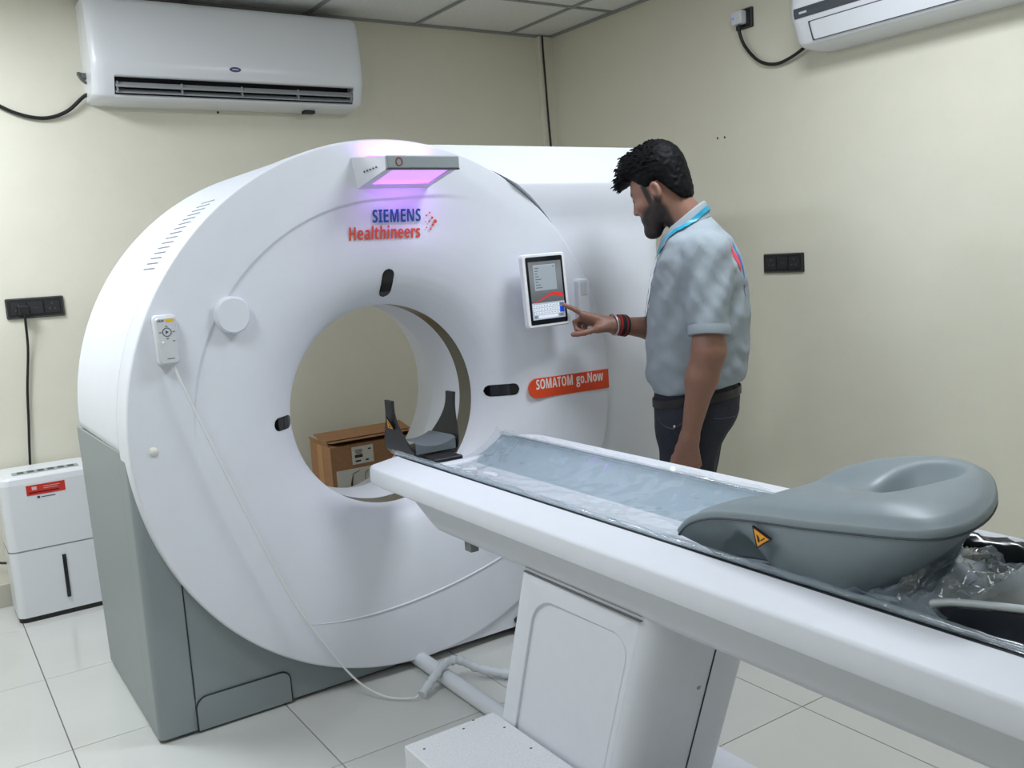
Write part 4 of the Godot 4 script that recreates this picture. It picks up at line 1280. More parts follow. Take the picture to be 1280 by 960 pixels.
# ------------------------------------------------------------------ things on the floor
func floor_goods() -> void:
	# ---- dehumidifier
	var t := thing("dehumidifier", "white upright dehumidifier with red sticker, standing left of the scanner", "dehumidifier", Vector3(0.435, 0, -4.29))
	var wp := mat(228, 230, 234, 0.32)
	var g := Geo.new()
	var prism := func(y0: float, y1: float, k0: float, k1: float, gg: Geo) -> void:
		var pl := rrect(-0.182, -0.137, 0.182, 0.137, 0.035, 6)
		gg.grid(pl.size(), 2, func(i: int, j: int):
			var k: float = [k0, k1][j]
			return Vector3(0.434 + pl[i].x * k, [y0, y1][j], -4.287 - pl[i].y * k), true, false)
	prism.call(0.02, 0.297, 0.965, 0.985, g)
	part("tank", g, wp, t)
	g = Geo.new()
	prism.call(0.303, 0.575, 0.985, 1.0, g); prism.call(0.575, 0.597, 1.0, 0.975, g); prism.call(0.597, 0.606, 0.975, 0.92, g)
	var pt := rrect(-0.182 * 0.92, -0.137 * 0.92, 0.182 * 0.92, 0.137 * 0.92, 0.03, 6)
	g.poly(pt, func(p): return Vector3(0.434 + p.x, 0.606, -4.287 - p.y), Vector3.UP)
	var up := part("upper_body", g, wp, t)
	g = Geo.new(); prism.call(0.296, 0.304, 0.978, 0.978, g)
	part("body_joint", g, mat(150, 152, 156, 0.6), t)
	g = Geo.new(); prism.call(0.0, 0.021, 0.95, 0.95, g)
	part("foot", g, black, t)
	g = Geo.new(); g.rbox(Vector3(0.434, 0.6055, -4.235), Vector3(0.125, 0.003, 0.03), 0.002, 1)
	part("vent_grille", g, mat(152, 160, 158, 0.5), up)
	for k in 6:
		g = Geo.new(); g.box(Vector3(0.34 + 0.038 * k, 0.609, -4.235), Vector3(0.012, 0.0012, 0.018))
		part("vent_slot", g, mat(78, 86, 84, 0.6), up)
	g = Geo.new(); g.rbox(Vector3(0.452, 0.165, -4.1505), Vector3(0.0075, 0.092, 0.003), 0.002, 2)
	part("level_window", g, mat(24, 26, 28, 0.2), t, "narrow black water level window")
	g = Geo.new(); g.box(Vector3(0.418, 0.546, -4.1505), Vector3(0.072, 0.021, 0.0012))
	var stk := part("sticker", g, mat(204, 48, 40, 0.5), t, "red sticker")
	g = Geo.new()
	g.box(Vector3(0.376, 0.553, -4.149), Vector3(0.009, 0.007, 0.0006))
	for k in 3: g.box(Vector3(0.41 + 0.0 * k, 0.536 + 0.0 * k, -4.149), Vector3(0.055, 0.0012, 0.0006))
	g.box(Vector3(0.44, 0.556, -4.149), Vector3(0.03, 0.001, 0.0006)); g.box(Vector3(0.436, 0.548, -4.149), Vector3(0.026, 0.001, 0.0006))
	part("sticker_print", g, mat(226, 190, 184, 0.5), stk)
	g = Geo.new(); g.box(Vector3(0.388, 0.514, -4.1505), Vector3(0.005, 0.0045, 0.001)); g.box(Vector3(0.424, 0.5135, -4.1505), Vector3(0.026, 0.0016, 0.001))
	part("name_mark", g, mat(44, 56, 92, 0.5), t)
	# its mains lead, loose at the left
	g = Geo.new()
	g.tube(spline([Vector3(0.27, 0.2, -4.40), Vector3(0.22, 0.22, -4.38), Vector3(0.19, 0.26, -4.36), Vector3(0.14, 0.28, -4.36), Vector3(0.08, 0.22, -4.38), Vector3(0.02, 0.05, -4.38), Vector3(-0.05, 0.01, -4.36)], 8), 0.0055, 8)
	part("mains_lead", g, mat(60, 60, 62, 0.5), t)
	# ---- carton behind the gantry, seen through the bore
	t = thing("cardboard_box", "brown cardboard carton seen through the scanner bore", "box", Vector3(1.835, 0, -4.12))
	var kraft := noisy(158, 114, 76, 0.05, 0.03, 0.85, 0.4, 71, 512, 2.0)
	g = Geo.new(); g.rbox(Vector3(1.838, 0.268, -4.125), Vector3(0.243, 0.267, 0.125), 0.003, 1)
	var bx := part("carton", g, kraft, t)
	g = Geo.new()
	g.box(Vector3(1.85, 0.546, -4.055), Vector3(0.236, 0.002, 0.062), Basis(Vector3.RIGHT, -0.16))
	part("flap", g, kraft, t)
	g = Geo.new()
	g.box(Vector3(1.85, 0.552, -4.19), Vector3(0.236, 0.002, 0.058), Basis(Vector3.RIGHT, 0.22))
	part("flap", g, kraft, t)
	g = Geo.new(); g.box(Vector3(1.593, 0.545, -4.125), Vector3(0.0015, 0.016, 0.11), Basis(Vector3.BACK, 0.35))
	part("flap", g, kraft, t)
	var paper := mat(206, 202, 190, 0.7); var ink := mat(48, 44, 44, 0.7)
	for q in [[1.758, 0.478, 0.055, 0.042], [1.726, 0.362, 0.108, 0.056]]:
		g = Geo.new(); g.box(Vector3(q[0], q[1], -3.9993), Vector3(q[2], q[3], 0.0008))
		var lb := part("paper_label", g, paper, bx)
		g = Geo.new()
		if q[2] < 0.08:
			for k in 4: g.box(Vector3(q[0] - 0.022 + 0.003 * (k % 2), q[1] + 0.026 - 0.006 * k, -3.9982), Vector3(0.02 - 0.002 * k, 0.0012, 0.0004))
			g.box(Vector3(q[0] - 0.022, q[1] - 0.004, -3.9982), Vector3(0.02, 0.007, 0.0004))
			g.box(Vector3(q[0] - 0.026, q[1] - 0.027, -3.9982), Vector3(0.014, 0.004, 0.0004)); g.box(Vector3(q[0] + 0.02, q[1] - 0.027, -3.9982), Vector3(0.008, 0.004, 0.0004))
			g.box(Vector3(q[0] + 0.036, q[1] + 0.024, -3.9982), Vector3(0.008, 0.003, 0.0004))
		else:
			g.tube([Vector3(1.688, 0.318, -3.998), Vector3(1.69, 0.35, -3.998), Vector3(1.70, 0.395, -3.998)], [0.008, 0.005, 0.0008], 8)
			g.tube([Vector3(1.70, 0.395, -3.998), Vector3(1.735, 0.405, -3.998)], 0.0012, 6)
			g.tube([Vector3(1.64, 0.325, -3.998), Vector3(1.68, 0.332, -3.998)], 0.0012, 6)
			part("label_print", g, ink, lb).set_meta("kind", "stuff")
			g = Geo.new()
			var rg := []
			for k in 17: rg.push_back(Vector3(1.785 + 0.026 * cos(TAU * k / 16), 0.372 + 0.028 * sin(TAU * k / 16), -3.998))
			g.tube(rg, 0.0012, 6, false)
			g.tube([Vector3(1.772, 0.33, -3.998), Vector3(1.79, 0.372, -3.998), Vector3(1.80, 0.352, -3.998)], 0.0012, 6)
		part("label_print", g, ink, lb).set_meta("kind", "stuff")
	g = Geo.new(); g.box(Vector3(1.5942, 0.43, -4.125), Vector3(0.0008, 0.105, 0.03))
	part("tape", g, mat(176, 128, 82, 0.35), bx)
	# ---- white boxed step beside the pedestal
	t = thing("cable_cover_box", "scuffed white boxed cover on the floor beside the table pedestal", "box", Vector3(0.997, 0, -1.5))
	var chalk := noisy(222, 223, 227, 0.085, 0.09, 0.75, 0.8, 81, 512, 3.0)
	g = Geo.new(); g.rbox(Vector3(0.9965, 0.117, -1.46), Vector3(0.1265, 0.117, 0.425), 0.004, 2)
	var cb := part("cover", g, chalk, t)
	for q in [[0.9, -1.84], [1.02, -1.86], [1.1, -1.80], [1.095, -1.68], [1.1, -1.50], [0.89, -1.66], [1.06, -1.88]]:
		g = Geo.new(); g.ball(Vector3(q[0], 0.2345, q[1]), Vector3(0.0035, 0.001, 0.003), 8, 4)
		part("nail_head", g, mat(96, 94, 96, 0.6), cb)
	# ---- cable duct from the gantry to the table, sleeve lying across it
	g = Geo.new()
	g.tube([Vector3(1.335, 0.026, -2.735), Vector3(1.335, 0.026, -2.3), Vector3(1.335, 0.026, -1.905)], 0.026, 20)
	var du := part("cable_duct", g, mat(222, 226, 232, 0.3))
	tag(du, "round white floor duct running from the scanner to the table", "cable duct")
	g = Geo.new()
	var sp := spline([Vector3(1.222, 0.018, -2.482), Vector3(1.28, 0.045, -2.51), Vector3(1.335, 0.07, -2.528), Vector3(1.39, 0.066, -2.525), Vector3(1.44, 0.035, -2.49), Vector3(1.50, 0.02, -2.43), Vector3(1.58, 0.016, -2.34), Vector3(1.66, 0.016, -2.24)], 8)
	var rr := []
	for k in sp.size(): rr.push_back(0.0135 + 0.0018 * sin(k * 1.9) + (0.002 if k % 5 == 0 else 0.0))
	g.tube(sp, rr, 12)
	var slv := part("cable_sleeve", g, mat(216, 221, 226, 0.25))
	tag(slv, "plastic-wrapped white cable sleeve lying across the floor duct", "cable")
	# fitting at the gantry's foot
	t = thing("floor_fitting", "small white and black cable fitting at the scanner's foot behind the pedestal", "cable fitting", Vector3(1.76, 0, -2.70))
	g = Geo.new(); g.lathe([Vector2(0.0, 0.012), Vector2(0.03, 0.012), Vector2(0.036, 0.006), Vector2(0.036, 0.0)], 24, Vector3(1.755, 0.0, -2.69), Basis(Vector3.RIGHT, Vector3.FORWARD, Vector3.UP))
	part("ring", g, mat(226, 228, 230, 0.35), t)
	g = Geo.new(); g.rbox(Vector3(1.752, 0.04, -2.70), Vector3(0.016, 0.03, 0.012), 0.004, 2, Basis(Vector3.BACK, 0.5))
	part("clip", g, black, t)

# ------------------------------------------------------------------ the person
# local frame: x = the person's right, y up, -z = the way the chest faces
func L(f: float, y: float, r: float) -> Vector3:
	return Vector3(r, y, -f)
var head_xf: Transform3D
var shn := FastNoiseLite.new()
var hn := FastNoiseLite.new()
const TS := [[0.86, -0.130, 0.150, 0.160], [0.90, -0.146, 0.172, 0.168], [0.93, -0.156, 0.182, 0.172], [1.0, -0.168, 0.182, 0.176], [1.12, -0.174, 0.172, 0.186], [1.24, -0.168, 0.152, 0.192], [1.32, -0.150, 0.128, 0.19], [1.38, -0.122, 0.10, 0.165], [1.42, -0.085, 0.085, 0.105], [1.46, -0.05, 0.07, 0.055]]
func section(y: float, T: Array) -> Array:
	if y <= T[0][0]: return T[0]
	for i in T.size() - 1:
		if y <= T[i + 1][0]:
			var k: float = (y - T[i][0]) / (T[i + 1][0] - T[i][0])
			k = k * k * (3.0 - 2.0 * k) * 0.4 + k * 0.6
			return [y, lerpf(T[i][1], T[i + 1][1], k), lerpf(T[i][2], T[i + 1][2], k), lerpf(T[i][3], T[i + 1][3], k)]
	return T[-1]
func torso(p: Vector3, T: Array) -> float:
	var s := section(p.y, T)
	var f := -p.z
	var a: float = (s[2] - s[1]) / 2; var c: float = (s[2] + s[1]) / 2; var b: float = s[3]
	var q := Vector2((f - c) / a, p.x / b)
	var k := pow(pow(absf(q.x), 2.3) + pow(absf(q.y), 2.3), 1.0 / 2.3)
	var d := (k - 1.0) * minf(a, b)
	var yt: float = T[-1][0]
	if p.y > yt: d = maxf(d, p.y - yt)
	return d
var shL := L(-0.055, 1.335, -0.168); var elL := L(-0.052, 1.03, -0.238); var wrL := L(0.02, 0.748, -0.222)
var shR := L(0.02, 1.335, 0.17); var elR := L(0.115, 1.062, 0.205); var wrR := L(0.298, 1.104, 0.045)
func shirt(p: Vector3) -> float:
	var d := torso(p, TS)
	var eL := L(-0.054, 1.088, -0.234); var eR := L(0.092, 1.096, 0.203)
	d = smin(d, smax(cap(p, shL, L(-0.053, 1.0, -0.25), 0.074, 0.061), (p - eL).dot((elL - shL).normalized()), 0.004), 0.045)
	d = smin(d, smax(cap(p, shR, elR, 0.076, 0.064), (p - eR).dot((elR - shR).normalized()), 0.004), 0.045)
	# folds: loose cloth gathering above the belt, drag lines off the sleeve
	var f := -p.z
	var w := smoothstep(1.15, 0.92, p.y)
	d += 0.006 * w * sin((p.y * 62.0 + f * 14.0) + 3.0 * shn.get_noise_3d(p.x * 30.0, p.y * 20.0, p.z * 30.0)) * 0.6
	var u := p.y * 0.75 + f * 0.66; var v := p.y * 0.66 - f * 0.75
	d += 0.0038 * shn.get_noise_3d(u * 26.0, v * 120.0, p.x * 34.0) + 0.002 * shn.get_noise_3d(p.x * 60.0, p.y * 60.0, p.z * 60.0)
	d -= 0.0055 * sin((f + p.y * 0.55) * 70.0) * smoothstep(0.02, 0.14, absf(p.x)) * smoothstep(1.42, 1.3, p.y) * smoothstep(1.0, 1.14, p.y) * 0.8
	# ends: hem, sleeve ends
	d = smax(d, (0.882 - 0.14 * f) - p.y, 0.014)
	return d
const TT := [[0.0, -0.07, 0.14, 0.15], [0.55, -0.05, 0.16, 0.16], [0.70, -0.09, 0.163, 0.168], [0.80, -0.128, 0.160, 0.168], [0.86, -0.132, 0.158, 0.162], [0.90, -0.125, 0.148, 0.155]]
func trousers(p: Vector3) -> float:
	var d := 1e3
	if p.y > 0.66: d = smax(torso(p, TT), 0.70 - p.y, 0.06)
	for s in [-1.0, 1.0]:
		var hip := L(0.03, 0.76, 0.082 * s); var knee := L(0.062, 0.45, 0.092 * s); var ank := L(0.03, 0.06, 0.1 * s)
		var dd := smin(cap(p, hip, knee, 0.108, 0.078), cap(p, knee, ank, 0.078, 0.062), 0.03)
		d = smin(d, dd, 0.03)
	d += 0.003 * shn.get_noise_3d(p.x * 80.0, p.y * 50.0, p.z * 80.0) + 0.002 * sin(p.y * 90.0 + p.x * 20.0) * smoothstep(0.6, 0.3, p.y)
	return smax(d, 0.035 - p.y, 0.01)
func finger(p: Vector3, j: Array, r0: float, r1: float) -> float:
	var d := 1e3
	var n := j.size() - 1
	for i in n: d = smin(d, cap(p, j[i], j[i + 1], lerpf(r0, r1, float(i) / n), lerpf(r0, r1, float(i + 1) / n)), 0.004)
	return d
var HR := []   # right hand finger chains
var HL := []
func right_hand(p: Vector3) -> float:
	var d := 1e3
	for i in 4: d = smin(d, cap(p, wrR.lerp(HR[i][0], 0.05), HR[i][0], 0.021, 0.0135), 0.016)
	d = smin(d, cap(p, wrR, HR[4][0], 0.022, 0.017), 0.016)
	for i in 5: d = smin(d, finger(p, HR[i], [0.0092, 0.0095, 0.009, 0.008, 0.011][i], [0.0068, 0.0072, 0.0068, 0.006, 0.0082][i]), 0.006)
	return d
func left_hand(p: Vector3) -> float:
	var d := 1e3
	for i in 4: d = smin(d, cap(p, wrL, HL[i][0], 0.024, 0.0135), 0.016)
	d = smin(d, cap(p, wrL, HL[4][0], 0.022, 0.016), 0.016)
	for i in 5: d = smin(d, finger(p, HL[i], [0.0092, 0.0095, 0.009, 0.008, 0.011][i], [0.007, 0.0072, 0.0068, 0.006, 0.0082][i]), 0.006)
	return d
func arms(p: Vector3) -> float:
	var ml := elL.lerp(wrL, 0.3) + L(0.004, 0, 0); var mr := elR.lerp(wrR, 0.3)
	var d := smin(cap(p, shL, elL, 0.060, 0.050), smin(cap(p, elL, ml, 0.050, 0.048), cap(p, ml, wrL, 0.048, 0.028), 0.03), 0.03)
	var e := smin(cap(p, shR, elR, 0.060, 0.048), smin(cap(p, elR, mr, 0.047, 0.044), cap(p, mr, wrR, 0.044, 0.026), 0.03), 0.03)
	return minf(d, e)
func neck(p: Vector3) -> float:
	return cap(p, head_xf * Vector3(0, -0.03, 0.028), L(-0.012, 1.39, 0), 0.059, 0.066)
func skull(q: Vector3) -> float:    # in the head's own frame: x right, y up, -z face
	var ax := Vector3(absf(q.x), q.y, q.z)
	var d := ell(q, Vector3(0, 0.045, 0.012), Vector3(0.074, 0.088, 0.096))
	d = smin(d, ell(q, Vector3(0, -0.012, -0.03), Vector3(0.062, 0.082, 0.062)), 0.03)
	d = smin(d, cap(ax, Vector3(0.05, -0.045, 0.005), Vector3(0.012, -0.108, -0.068), 0.018, 0.017), 0.03)      # jaw
	d = smin(d, ell(q, Vector3(0, -0.104, -0.080), Vector3(0.032, 0.026, 0.026)), 0.02)                           # chin and beard
	d = smin(d, cap(ax, Vector3(0.0, 0.036, -0.084), Vector3(0.042, 0.03, -0.07), 0.009, 0.008), 0.018)            # brow
	d = smin(d, ell(ax, Vector3(0.044, -0.022, -0.058), Vector3(0.02, 0.018, 0.022)), 0.02)                         # cheekbone
	d = smax(d, -ell(ax, Vector3(0.032, 0.012, -0.102), Vector3(0.017, 0.010, 0.016)), 0.014)                       # eye socket
	d = smin(d, ell(ax, Vector3(0.031, 0.010, -0.075), Vector3(0.0135, 0.012, 0.0135)), 0.003)                      # closed lids, looking down
	d = smin(d, cap(q, Vector3(0, 0.022, -0.088), Vector3(0, -0.022, -0.106), 0.007, 0.0098), 0.010)               # nose
	d = smin(d, ell(ax, Vector3(0.0105, -0.027, -0.096), Vector3(0.0075, 0.0075, 0.010)), 0.007)
	d = smin(d, ell(q, Vector3(0, -0.062, -0.068), Vector3(0.034, 0.036, 0.027)), 0.02)                            # muzzle
	d = smin(d, cap(ax, Vector3(0, -0.055, -0.0915), Vector3(0.02, -0.058, -0.084), 0.0055, 0.003), 0.010)           # lips
	d = smin(d, cap(ax, Vector3(0, -0.067, -0.091), Vector3(0.018, -0.064, -0.084), 0.006, 0.003), 0.010)
	# ear with its hollow
	var e := q - Vector3(signf(q.x) * 0.074, -0.004, 0.016)
	e = Vector3(absf(e.x) if signf(e.x) == signf(q.x) else -absf(e.x), e.y, e.z)
	var ed := ell(e, Vector3(0.004, 0.002, 0.004), Vector3(0.012, 0.031, 0.019))
	ed = smin(ed, ell(e, Vector3(0.0, -0.024, -0.003), Vector3(0.008, 0.011, 0.01)), 0.006)
	ed = smax(ed, -ell(e, Vector3(0.014, 0.003, 0.001), Vector3(0.0075, 0.02, 0.0105)), 0.005)
	return smin(d, ed, 0.008)
func body_field(p: Vector3) -> float:
	var d := arms(p)
	d = smin(d, torso(p, [[0.86, -0.10, 0.12, 0.13], [1.12, -0.14, 0.14, 0.15], [1.3, -0.13, 0.11, 0.16], [1.38, -0.09, 0.07, 0.12], [1.42, -0.06, 0.05, 0.05]]), 0.04)
	return smin(d, neck(p), 0.03)
func skin_col(p: Vector3) -> Color:
	var q := head_xf.affine_inverse() * p
	var skin := Color(0.262, 0.130, 0.090)
	var nz := shn.get_noise_3d(p.x * 220.0, p.y * 220.0, p.z * 220.0)
	skin = skin * (1.0 + 0.06 * nz)
	if q.y < -0.16 or p.y < 1.3: return skin
	var ax := absf(q.x)
	# beard: below a line from the ear to the mouth corner, along the jaw; moustache
	var line := lerpf(-0.012, -0.047, clampf((-q.z + 0.01) / 0.085, 0.0, 1.0))
	var b := smoothstep(line + 0.008, line - 0.014, q.y) * smoothstep(0.034, 0.012, q.z) * smoothstep(-0.15, -0.128, q.y)
	b = maxf(b, smoothstep(0.011, 0.005, absf(q.y + 0.044)) * smoothstep(0.028, 0.02, ax) * smoothstep(-0.075, -0.085, q.z))
	# sideburn in front of the ear
	b = maxf(b, smoothstep(0.013, 0.007, absf(q.z + 0.018)) * smoothstep(0.05, 0.06, ax) * smoothstep(0.05, 0.03, q.y) * smoothstep(-0.05, -0.03, q.y))
	var lip := smoothstep(0.012, 0.008, absf(q.y + 0.0625)) * smoothstep(0.023, 0.018, ax) * smoothstep(-0.083, -0.088, q.z)
	var brow := smoothstep(0.007, 0.004, absf(q.y - 0.033 + 0.12 * maxf(ax - 0.035, 0.0))) * smoothstep(0.01, 0.015, ax) * smoothstep(0.056, 0.05, ax) * smoothstep(-0.06, -0.07, q.z)
	var lash := smoothstep(0.0035, 0.002, absf(q.y - 0.003)) * smoothstep(0.014, 0.01, absf(ax - 0.031)) * smoothstep(-0.078, -0.083, q.z)
	var dark := Color(0.013, 0.011, 0.011)
	var c := skin.lerp(dark, clampf(maxf(b * (0.95 + 0.05 * nz), maxf(brow, lash)), 0.0, 1.0))
	return c.lerp(Color(0.22, 0.08, 0.065), lip)
func hair_field(p: Vector3) -> float:
	var q := head_xf.affine_inverse() * p
	var d := ell(q, Vector3(0, 0.052, 0.020), Vector3(0.084, 0.1, 0.102))
	d = smin(d, ell(q, Vector3(0, 0.088, 0.042), Vector3(0.076, 0.08, 0.074)), 0.03)
	d = smin(d, ell(q, Vector3(0, -0.015, 0.062), Vector3(0.064, 0.07, 0.05)), 0.03)
	d = smin(d, ell(q, Vector3(0.0, 0.122, -0.03), Vector3(0.064, 0.045, 0.07)), 0.04)
	d = smin(d, cap(q, Vector3(0.012, 0.120, -0.06), Vector3(0.006, 0.086, -0.122), 0.036, 0.018), 0.03)
	d = smin(d, cap(q, Vector3(-0.034, 0.115, -0.05), Vector3(-0.034, 0.083, -0.112), 0.034, 0.018), 0.03)
	# hairline: forehead, temple, round the ear, nape
	var line: float
	if q.z < -0.055: line = 0.074
	elif q.z < -0.01: line = lerpf(0.074, 0.02, (q.z + 0.055) / 0.045)
	elif q.z < 0.035: line = lerpf(0.02, 0.028, (q.z + 0.01) / 0.045)
	else: line = lerpf(0.028, -0.066, clampf((q.z - 0.035) / 0.045, 0, 1))
	d = smax(d, (line - q.y) * 0.8, 0.012)
	d += 0.0035 * hn.get_noise_3d(p.x * 60.0, p.y * 60.0, p.z * 60.0) + 0.0025 * hn.get_noise_3d(p.x * 160.0, p.y * 90.0, p.z * 160.0)
	return d
func settle(p: Vector3, f: Callable, off: float) -> Vector3:   # move a point onto a field's surface
	for k in 6:
		var d: float = f.call(p)
		p -= grad(p, f) * (d - off) * 0.8
	return p
func grad(p: Vector3, f: Callable) -> Vector3:
	var e := 0.004
	return Vector3(f.call(p + Vector3(e, 0, 0)) - f.call(p - Vector3(e, 0, 0)), f.call(p + Vector3(0, e, 0)) - f.call(p - Vector3(0, e, 0)), f.call(p + Vector3(0, 0, e)) - f.call(p - Vector3(0, 0, e))).normalized()
func ribbon(called: String, pts: Array, f: Callable, off: float, wid, m: Material, parent: Node, xf: Transform3D, label := "", per := 8) -> void:
	var sp := spline(pts, per)
	var n := sp.size()
	var P := []; var N := []
	for p in sp:
		var q := settle(p, f, off); P.push_back(q); N.push_back(grad(q, f))
	var g := Geo.new(); g.xf = xf
	g.grid(5, n, func(i: int, j: int):
		var tg: Vector3 = (P[mini(j + 1, n - 1)] - P[maxi(j - 1, 0)]).normalized()
		var sd: Vector3 = tg.cross(N[j]).normalized()
		var w: float = wid[0] + (wid[1] - wid[0]) * j / (n - 1.0) if wid is Array else wid
		if wid is Array and wid.size() > 2: w = wid[0] * pow(sin(PI * clampf(j / (n - 1.0), 0.02, 0.98)), 0.6)
		var q: Vector3 = P[j] + sd * w * (i / 4.0 - 0.5)
		return settle(q, f, off), false, false)
	part(called, g, m, parent, label)

func person() -> void:
	var t := thing("person", "person in grey polo shirt and dark jeans pressing the scanner's tablet", "person", Vector3(2.27, 0, -2.27))
	var F := Vector3(-0.6392, 0, -0.769); var R := Vector3(0.769, 0, -0.6392)
	t.basis = Basis(R, Vector3.UP, -F)
	var xf := t.transform
	head_xf = Transform3D(Basis(Vector3.UP, deg_to_rad(-16)) * Basis(Vector3.RIGHT, deg_to_rad(-23)), L(0.114, 1.548, 0.0))
	shn.seed = 3; shn.frequency = 0.25; shn.fractal_octaves = 2
	hn.seed = 8; hn.frequency = 1.0; hn.fractal_octaves = 2
	HR = [
		[L(0.400, 1.146, 0.002), L(0.424, 1.166, -0.013), L(0.441, 1.1765, -0.0215), L(0.4605, 1.186, -0.0315)],
		[L(0.406, 1.135, 0.022), L(0.434, 1.121, 0.012), L(0.427, 1.096, 0.004), L(0.409, 1.088, 0.002)],
		[L(0.400, 1.126, 0.040), L(0.426, 1.109, 0.034), L(0.415, 1.085, 0.026), L(0.397, 1.081, 0.022)],
		[L(0.388, 1.117, 0.055), L(0.408, 1.100, 0.052), L(0.398, 1.081, 0.044), L(0.384, 1.078, 0.039)],
		[L(0.350, 1.096, -0.004), L(0.392, 1.085, -0.027), L(0.415, 1.082, -0.033), L(0.432, 1.081, -0.035)]]
	HL = []
	for i in 4:
		var f0: float = 0.066 - 0.024 * i
		var k := L(f0 + 0.004, 0.665 - 0.004 * absf(i - 1.3), -0.212 + 0.002 * i)
		var ln: float = [1.0, 1.1, 1.03, 0.82][i]
		HL.push_back([k, k + Vector3(0.008, -0.042 * ln, -0.004), k + Vector3(0.021, -0.066 * ln, -0.002), k + Vector3(0.033, -0.083 * ln, 0.003)])
	HL.push_back([L(0.052, 0.712, -0.215), L(0.074, 0.678, -0.205), L(0.082, 0.656, -0.198), L(0.084, 0.638, -0.192)])
	# body
	var sk := mat(255, 255, 255, 0.5); sk.vertex_color_use_as_albedo = true; sk.subsurf_scatter_enabled = true; sk.subsurf_scatter_strength = 0.06
	var g := Geo.new(); g.xf = xf
	nets(g, func(p): return body_field(p), Vector3(-0.33, 0.73, -0.31), Vector3(0.31, 1.5, 0.21), 0.012, func(p): return skin_col(p))
	var hinv := head_xf.affine_inverse()
	nets(g, func(p): return smin(skull(hinv * p), neck(p), 0.025), L(0.275, 1.365, -0.12), L(-0.045, 1.72, 0.12), 0.004, func(p): return skin_col(p))
	nets(g, func(p): return smin(right_hand(p), arms(p), 0.012), L(0.48, 1.06, -0.06), L(0.26, 1.215, 0.09), 0.003, func(p): return skin_col(p))
	nets(g, func(p): return smin(left_hand(p), arms(p), 0.012), L(0.11, 0.555, -0.27), L(-0.05, 0.78, -0.16), 0.0035, func(p): return skin_col(p))
	var bd := part("body", g, sk, t)
	# finger nails
	var nm := mat(196, 150, 132, 0.3)
	for q in [[HR[4], Vector3(-0.5, 0.75, -0.1)], [HR[0], Vector3(0.2, 0.8, 0.5)]]:
		g = Geo.new(); g.xf = xf
		var tp: Vector3 = q[0][3].lerp(q[0][2], 0.12)
		var up: Vector3 = q[1].normalized()
		var dr: Vector3 = (q[0][3] - q[0][2]).normalized()
		up = (up - dr * up.dot(dr)).normalized()
		g.ball(tp + up * 0.0058, Vector3(0.0048, 0.0018, 0.006), 10, 6, Basis(dr.cross(up), up, -dr).orthonormalized())
		part("finger_nail", g, nm, bd)
	# hair
	var hm := mat(9, 9, 12, 0.6); hm.metallic_specular = 0.25
	g = Geo.new(); g.xf = xf
	var hf := func(p): return hair_field(p)
	nets(g, hf, L(0.30, 1.48, -0.115), L(-0.03, 1.78, 0.115), 0.005)
	var hr := part("hair", g, hm, t)
	g = Geo.new(); g.xf = xf
	rng.seed = 21
	for k in 420:     # loose tufts, combed up and forward
		var a := rng.randf() * TAU; var z := rng.randf_range(0.05, 1.0)
		var dir := Vector3(sqrt(1 - z * z) * cos(a), z, sqrt(1 - z * z) * sin(a))
		if dir.z > 0.6: continue
		var p := settle(head_xf * (Vector3(0, 0.06, 0.0) + dir * 0.13), hf, -0.003)
		var q := hinv * p
		if q.y < 0.075: continue
		var nn := grad(p, hf)
		var gd := (nn * 0.35 + head_xf.basis * Vector3(rng.randf_range(-0.5, 0.5), 0.2, -0.75)).normalized()
		var len := rng.randf_range(0.008, 0.021)
		var b := p + gd * len * 0.5 + nn * 0.003
		g.tube([p, b, p + gd * len + Vector3(0, -0.004, 0)], [0.0032, 0.0024, 0.0004], 4, false)
	var tf := part("hair_tufts", g, hm, hr); tf.set_meta("kind", "stuff")
	# shirt
	var sf := func(p): return shirt(p)
	g = Geo.new(); g.xf = xf
	nets(g, sf, Vector3(-0.33, 0.84, -0.23), Vector3(0.31, 1.48, 0.21), 0.009)
	var cloth := noisy(152, 162, 170, 0.05, 0.09, 0.9, 0.5, 91, 512, 5.0)
	var so := part("polo_shirt", g, cloth, t)
	# sleeve hem band
	for side in [[shL, elL, L(-0.054, 1.089, -0.234), 0.067], [shR, elR, L(0.092, 1.098, 0.203), 0.067]]:
		g = Geo.new(); g.xf = xf
		var dn: Vector3 = (side[1] - side[0]).normalized()
		var cc: Vector3 = side[2]
		var pr := []
		for k in 5: pr.push_back(cc + dn * (-0.022 + 0.0075 * k))
		g.tube(pr, [0.0668, 0.0676, 0.0676, 0.0674, 0.066], 36, false)
		g.tube([cc + dn * 0.008, cc + dn * 0.008001 + dn * 0.0001, cc - dn * 0.006], [0.066, 0.060, 0.056], 36, false)
		part("sleeve_hem", g, cloth, so)
	# collar
	g = Geo.new(); g.xf = xf
	var rows := [[0.062, -0.012], [0.0635, 0.004], [0.068, 0.008], [0.0735, 0.003], [0.08, -0.022], [0.087, -0.043], [0.086, -0.047], [0.076, -0.03]]
	g.grid(48, rows.size(), func(i: int, j: int):
		var a := TAU * i / 48.0
		var cf := cos(a); var sr := sin(a)
		var q = rows[j]
		var y: float = 1.452 - 0.052 * cf + q[1] - 0.012 * smoothstep(0.6, 1.0, cf) * float(j) / 7.0
		return L(0.034 + q[0] * cf * (1.0 + 0.1 * maxf(cf, 0.0)), y, q[0] * sr * 1.06), true, false)
	var co := part("collar", g, cloth, so)
	# lanyard lies on collar and chest
	var cyan := mat(30, 150, 186, 0.4)
	var lf := func(p):
		var d := shirt(p)
		return smin(d, cap(p, L(0.036, 1.36, 0), L(0.03, 1.462, 0), 0.1, 0.076), 0.01)
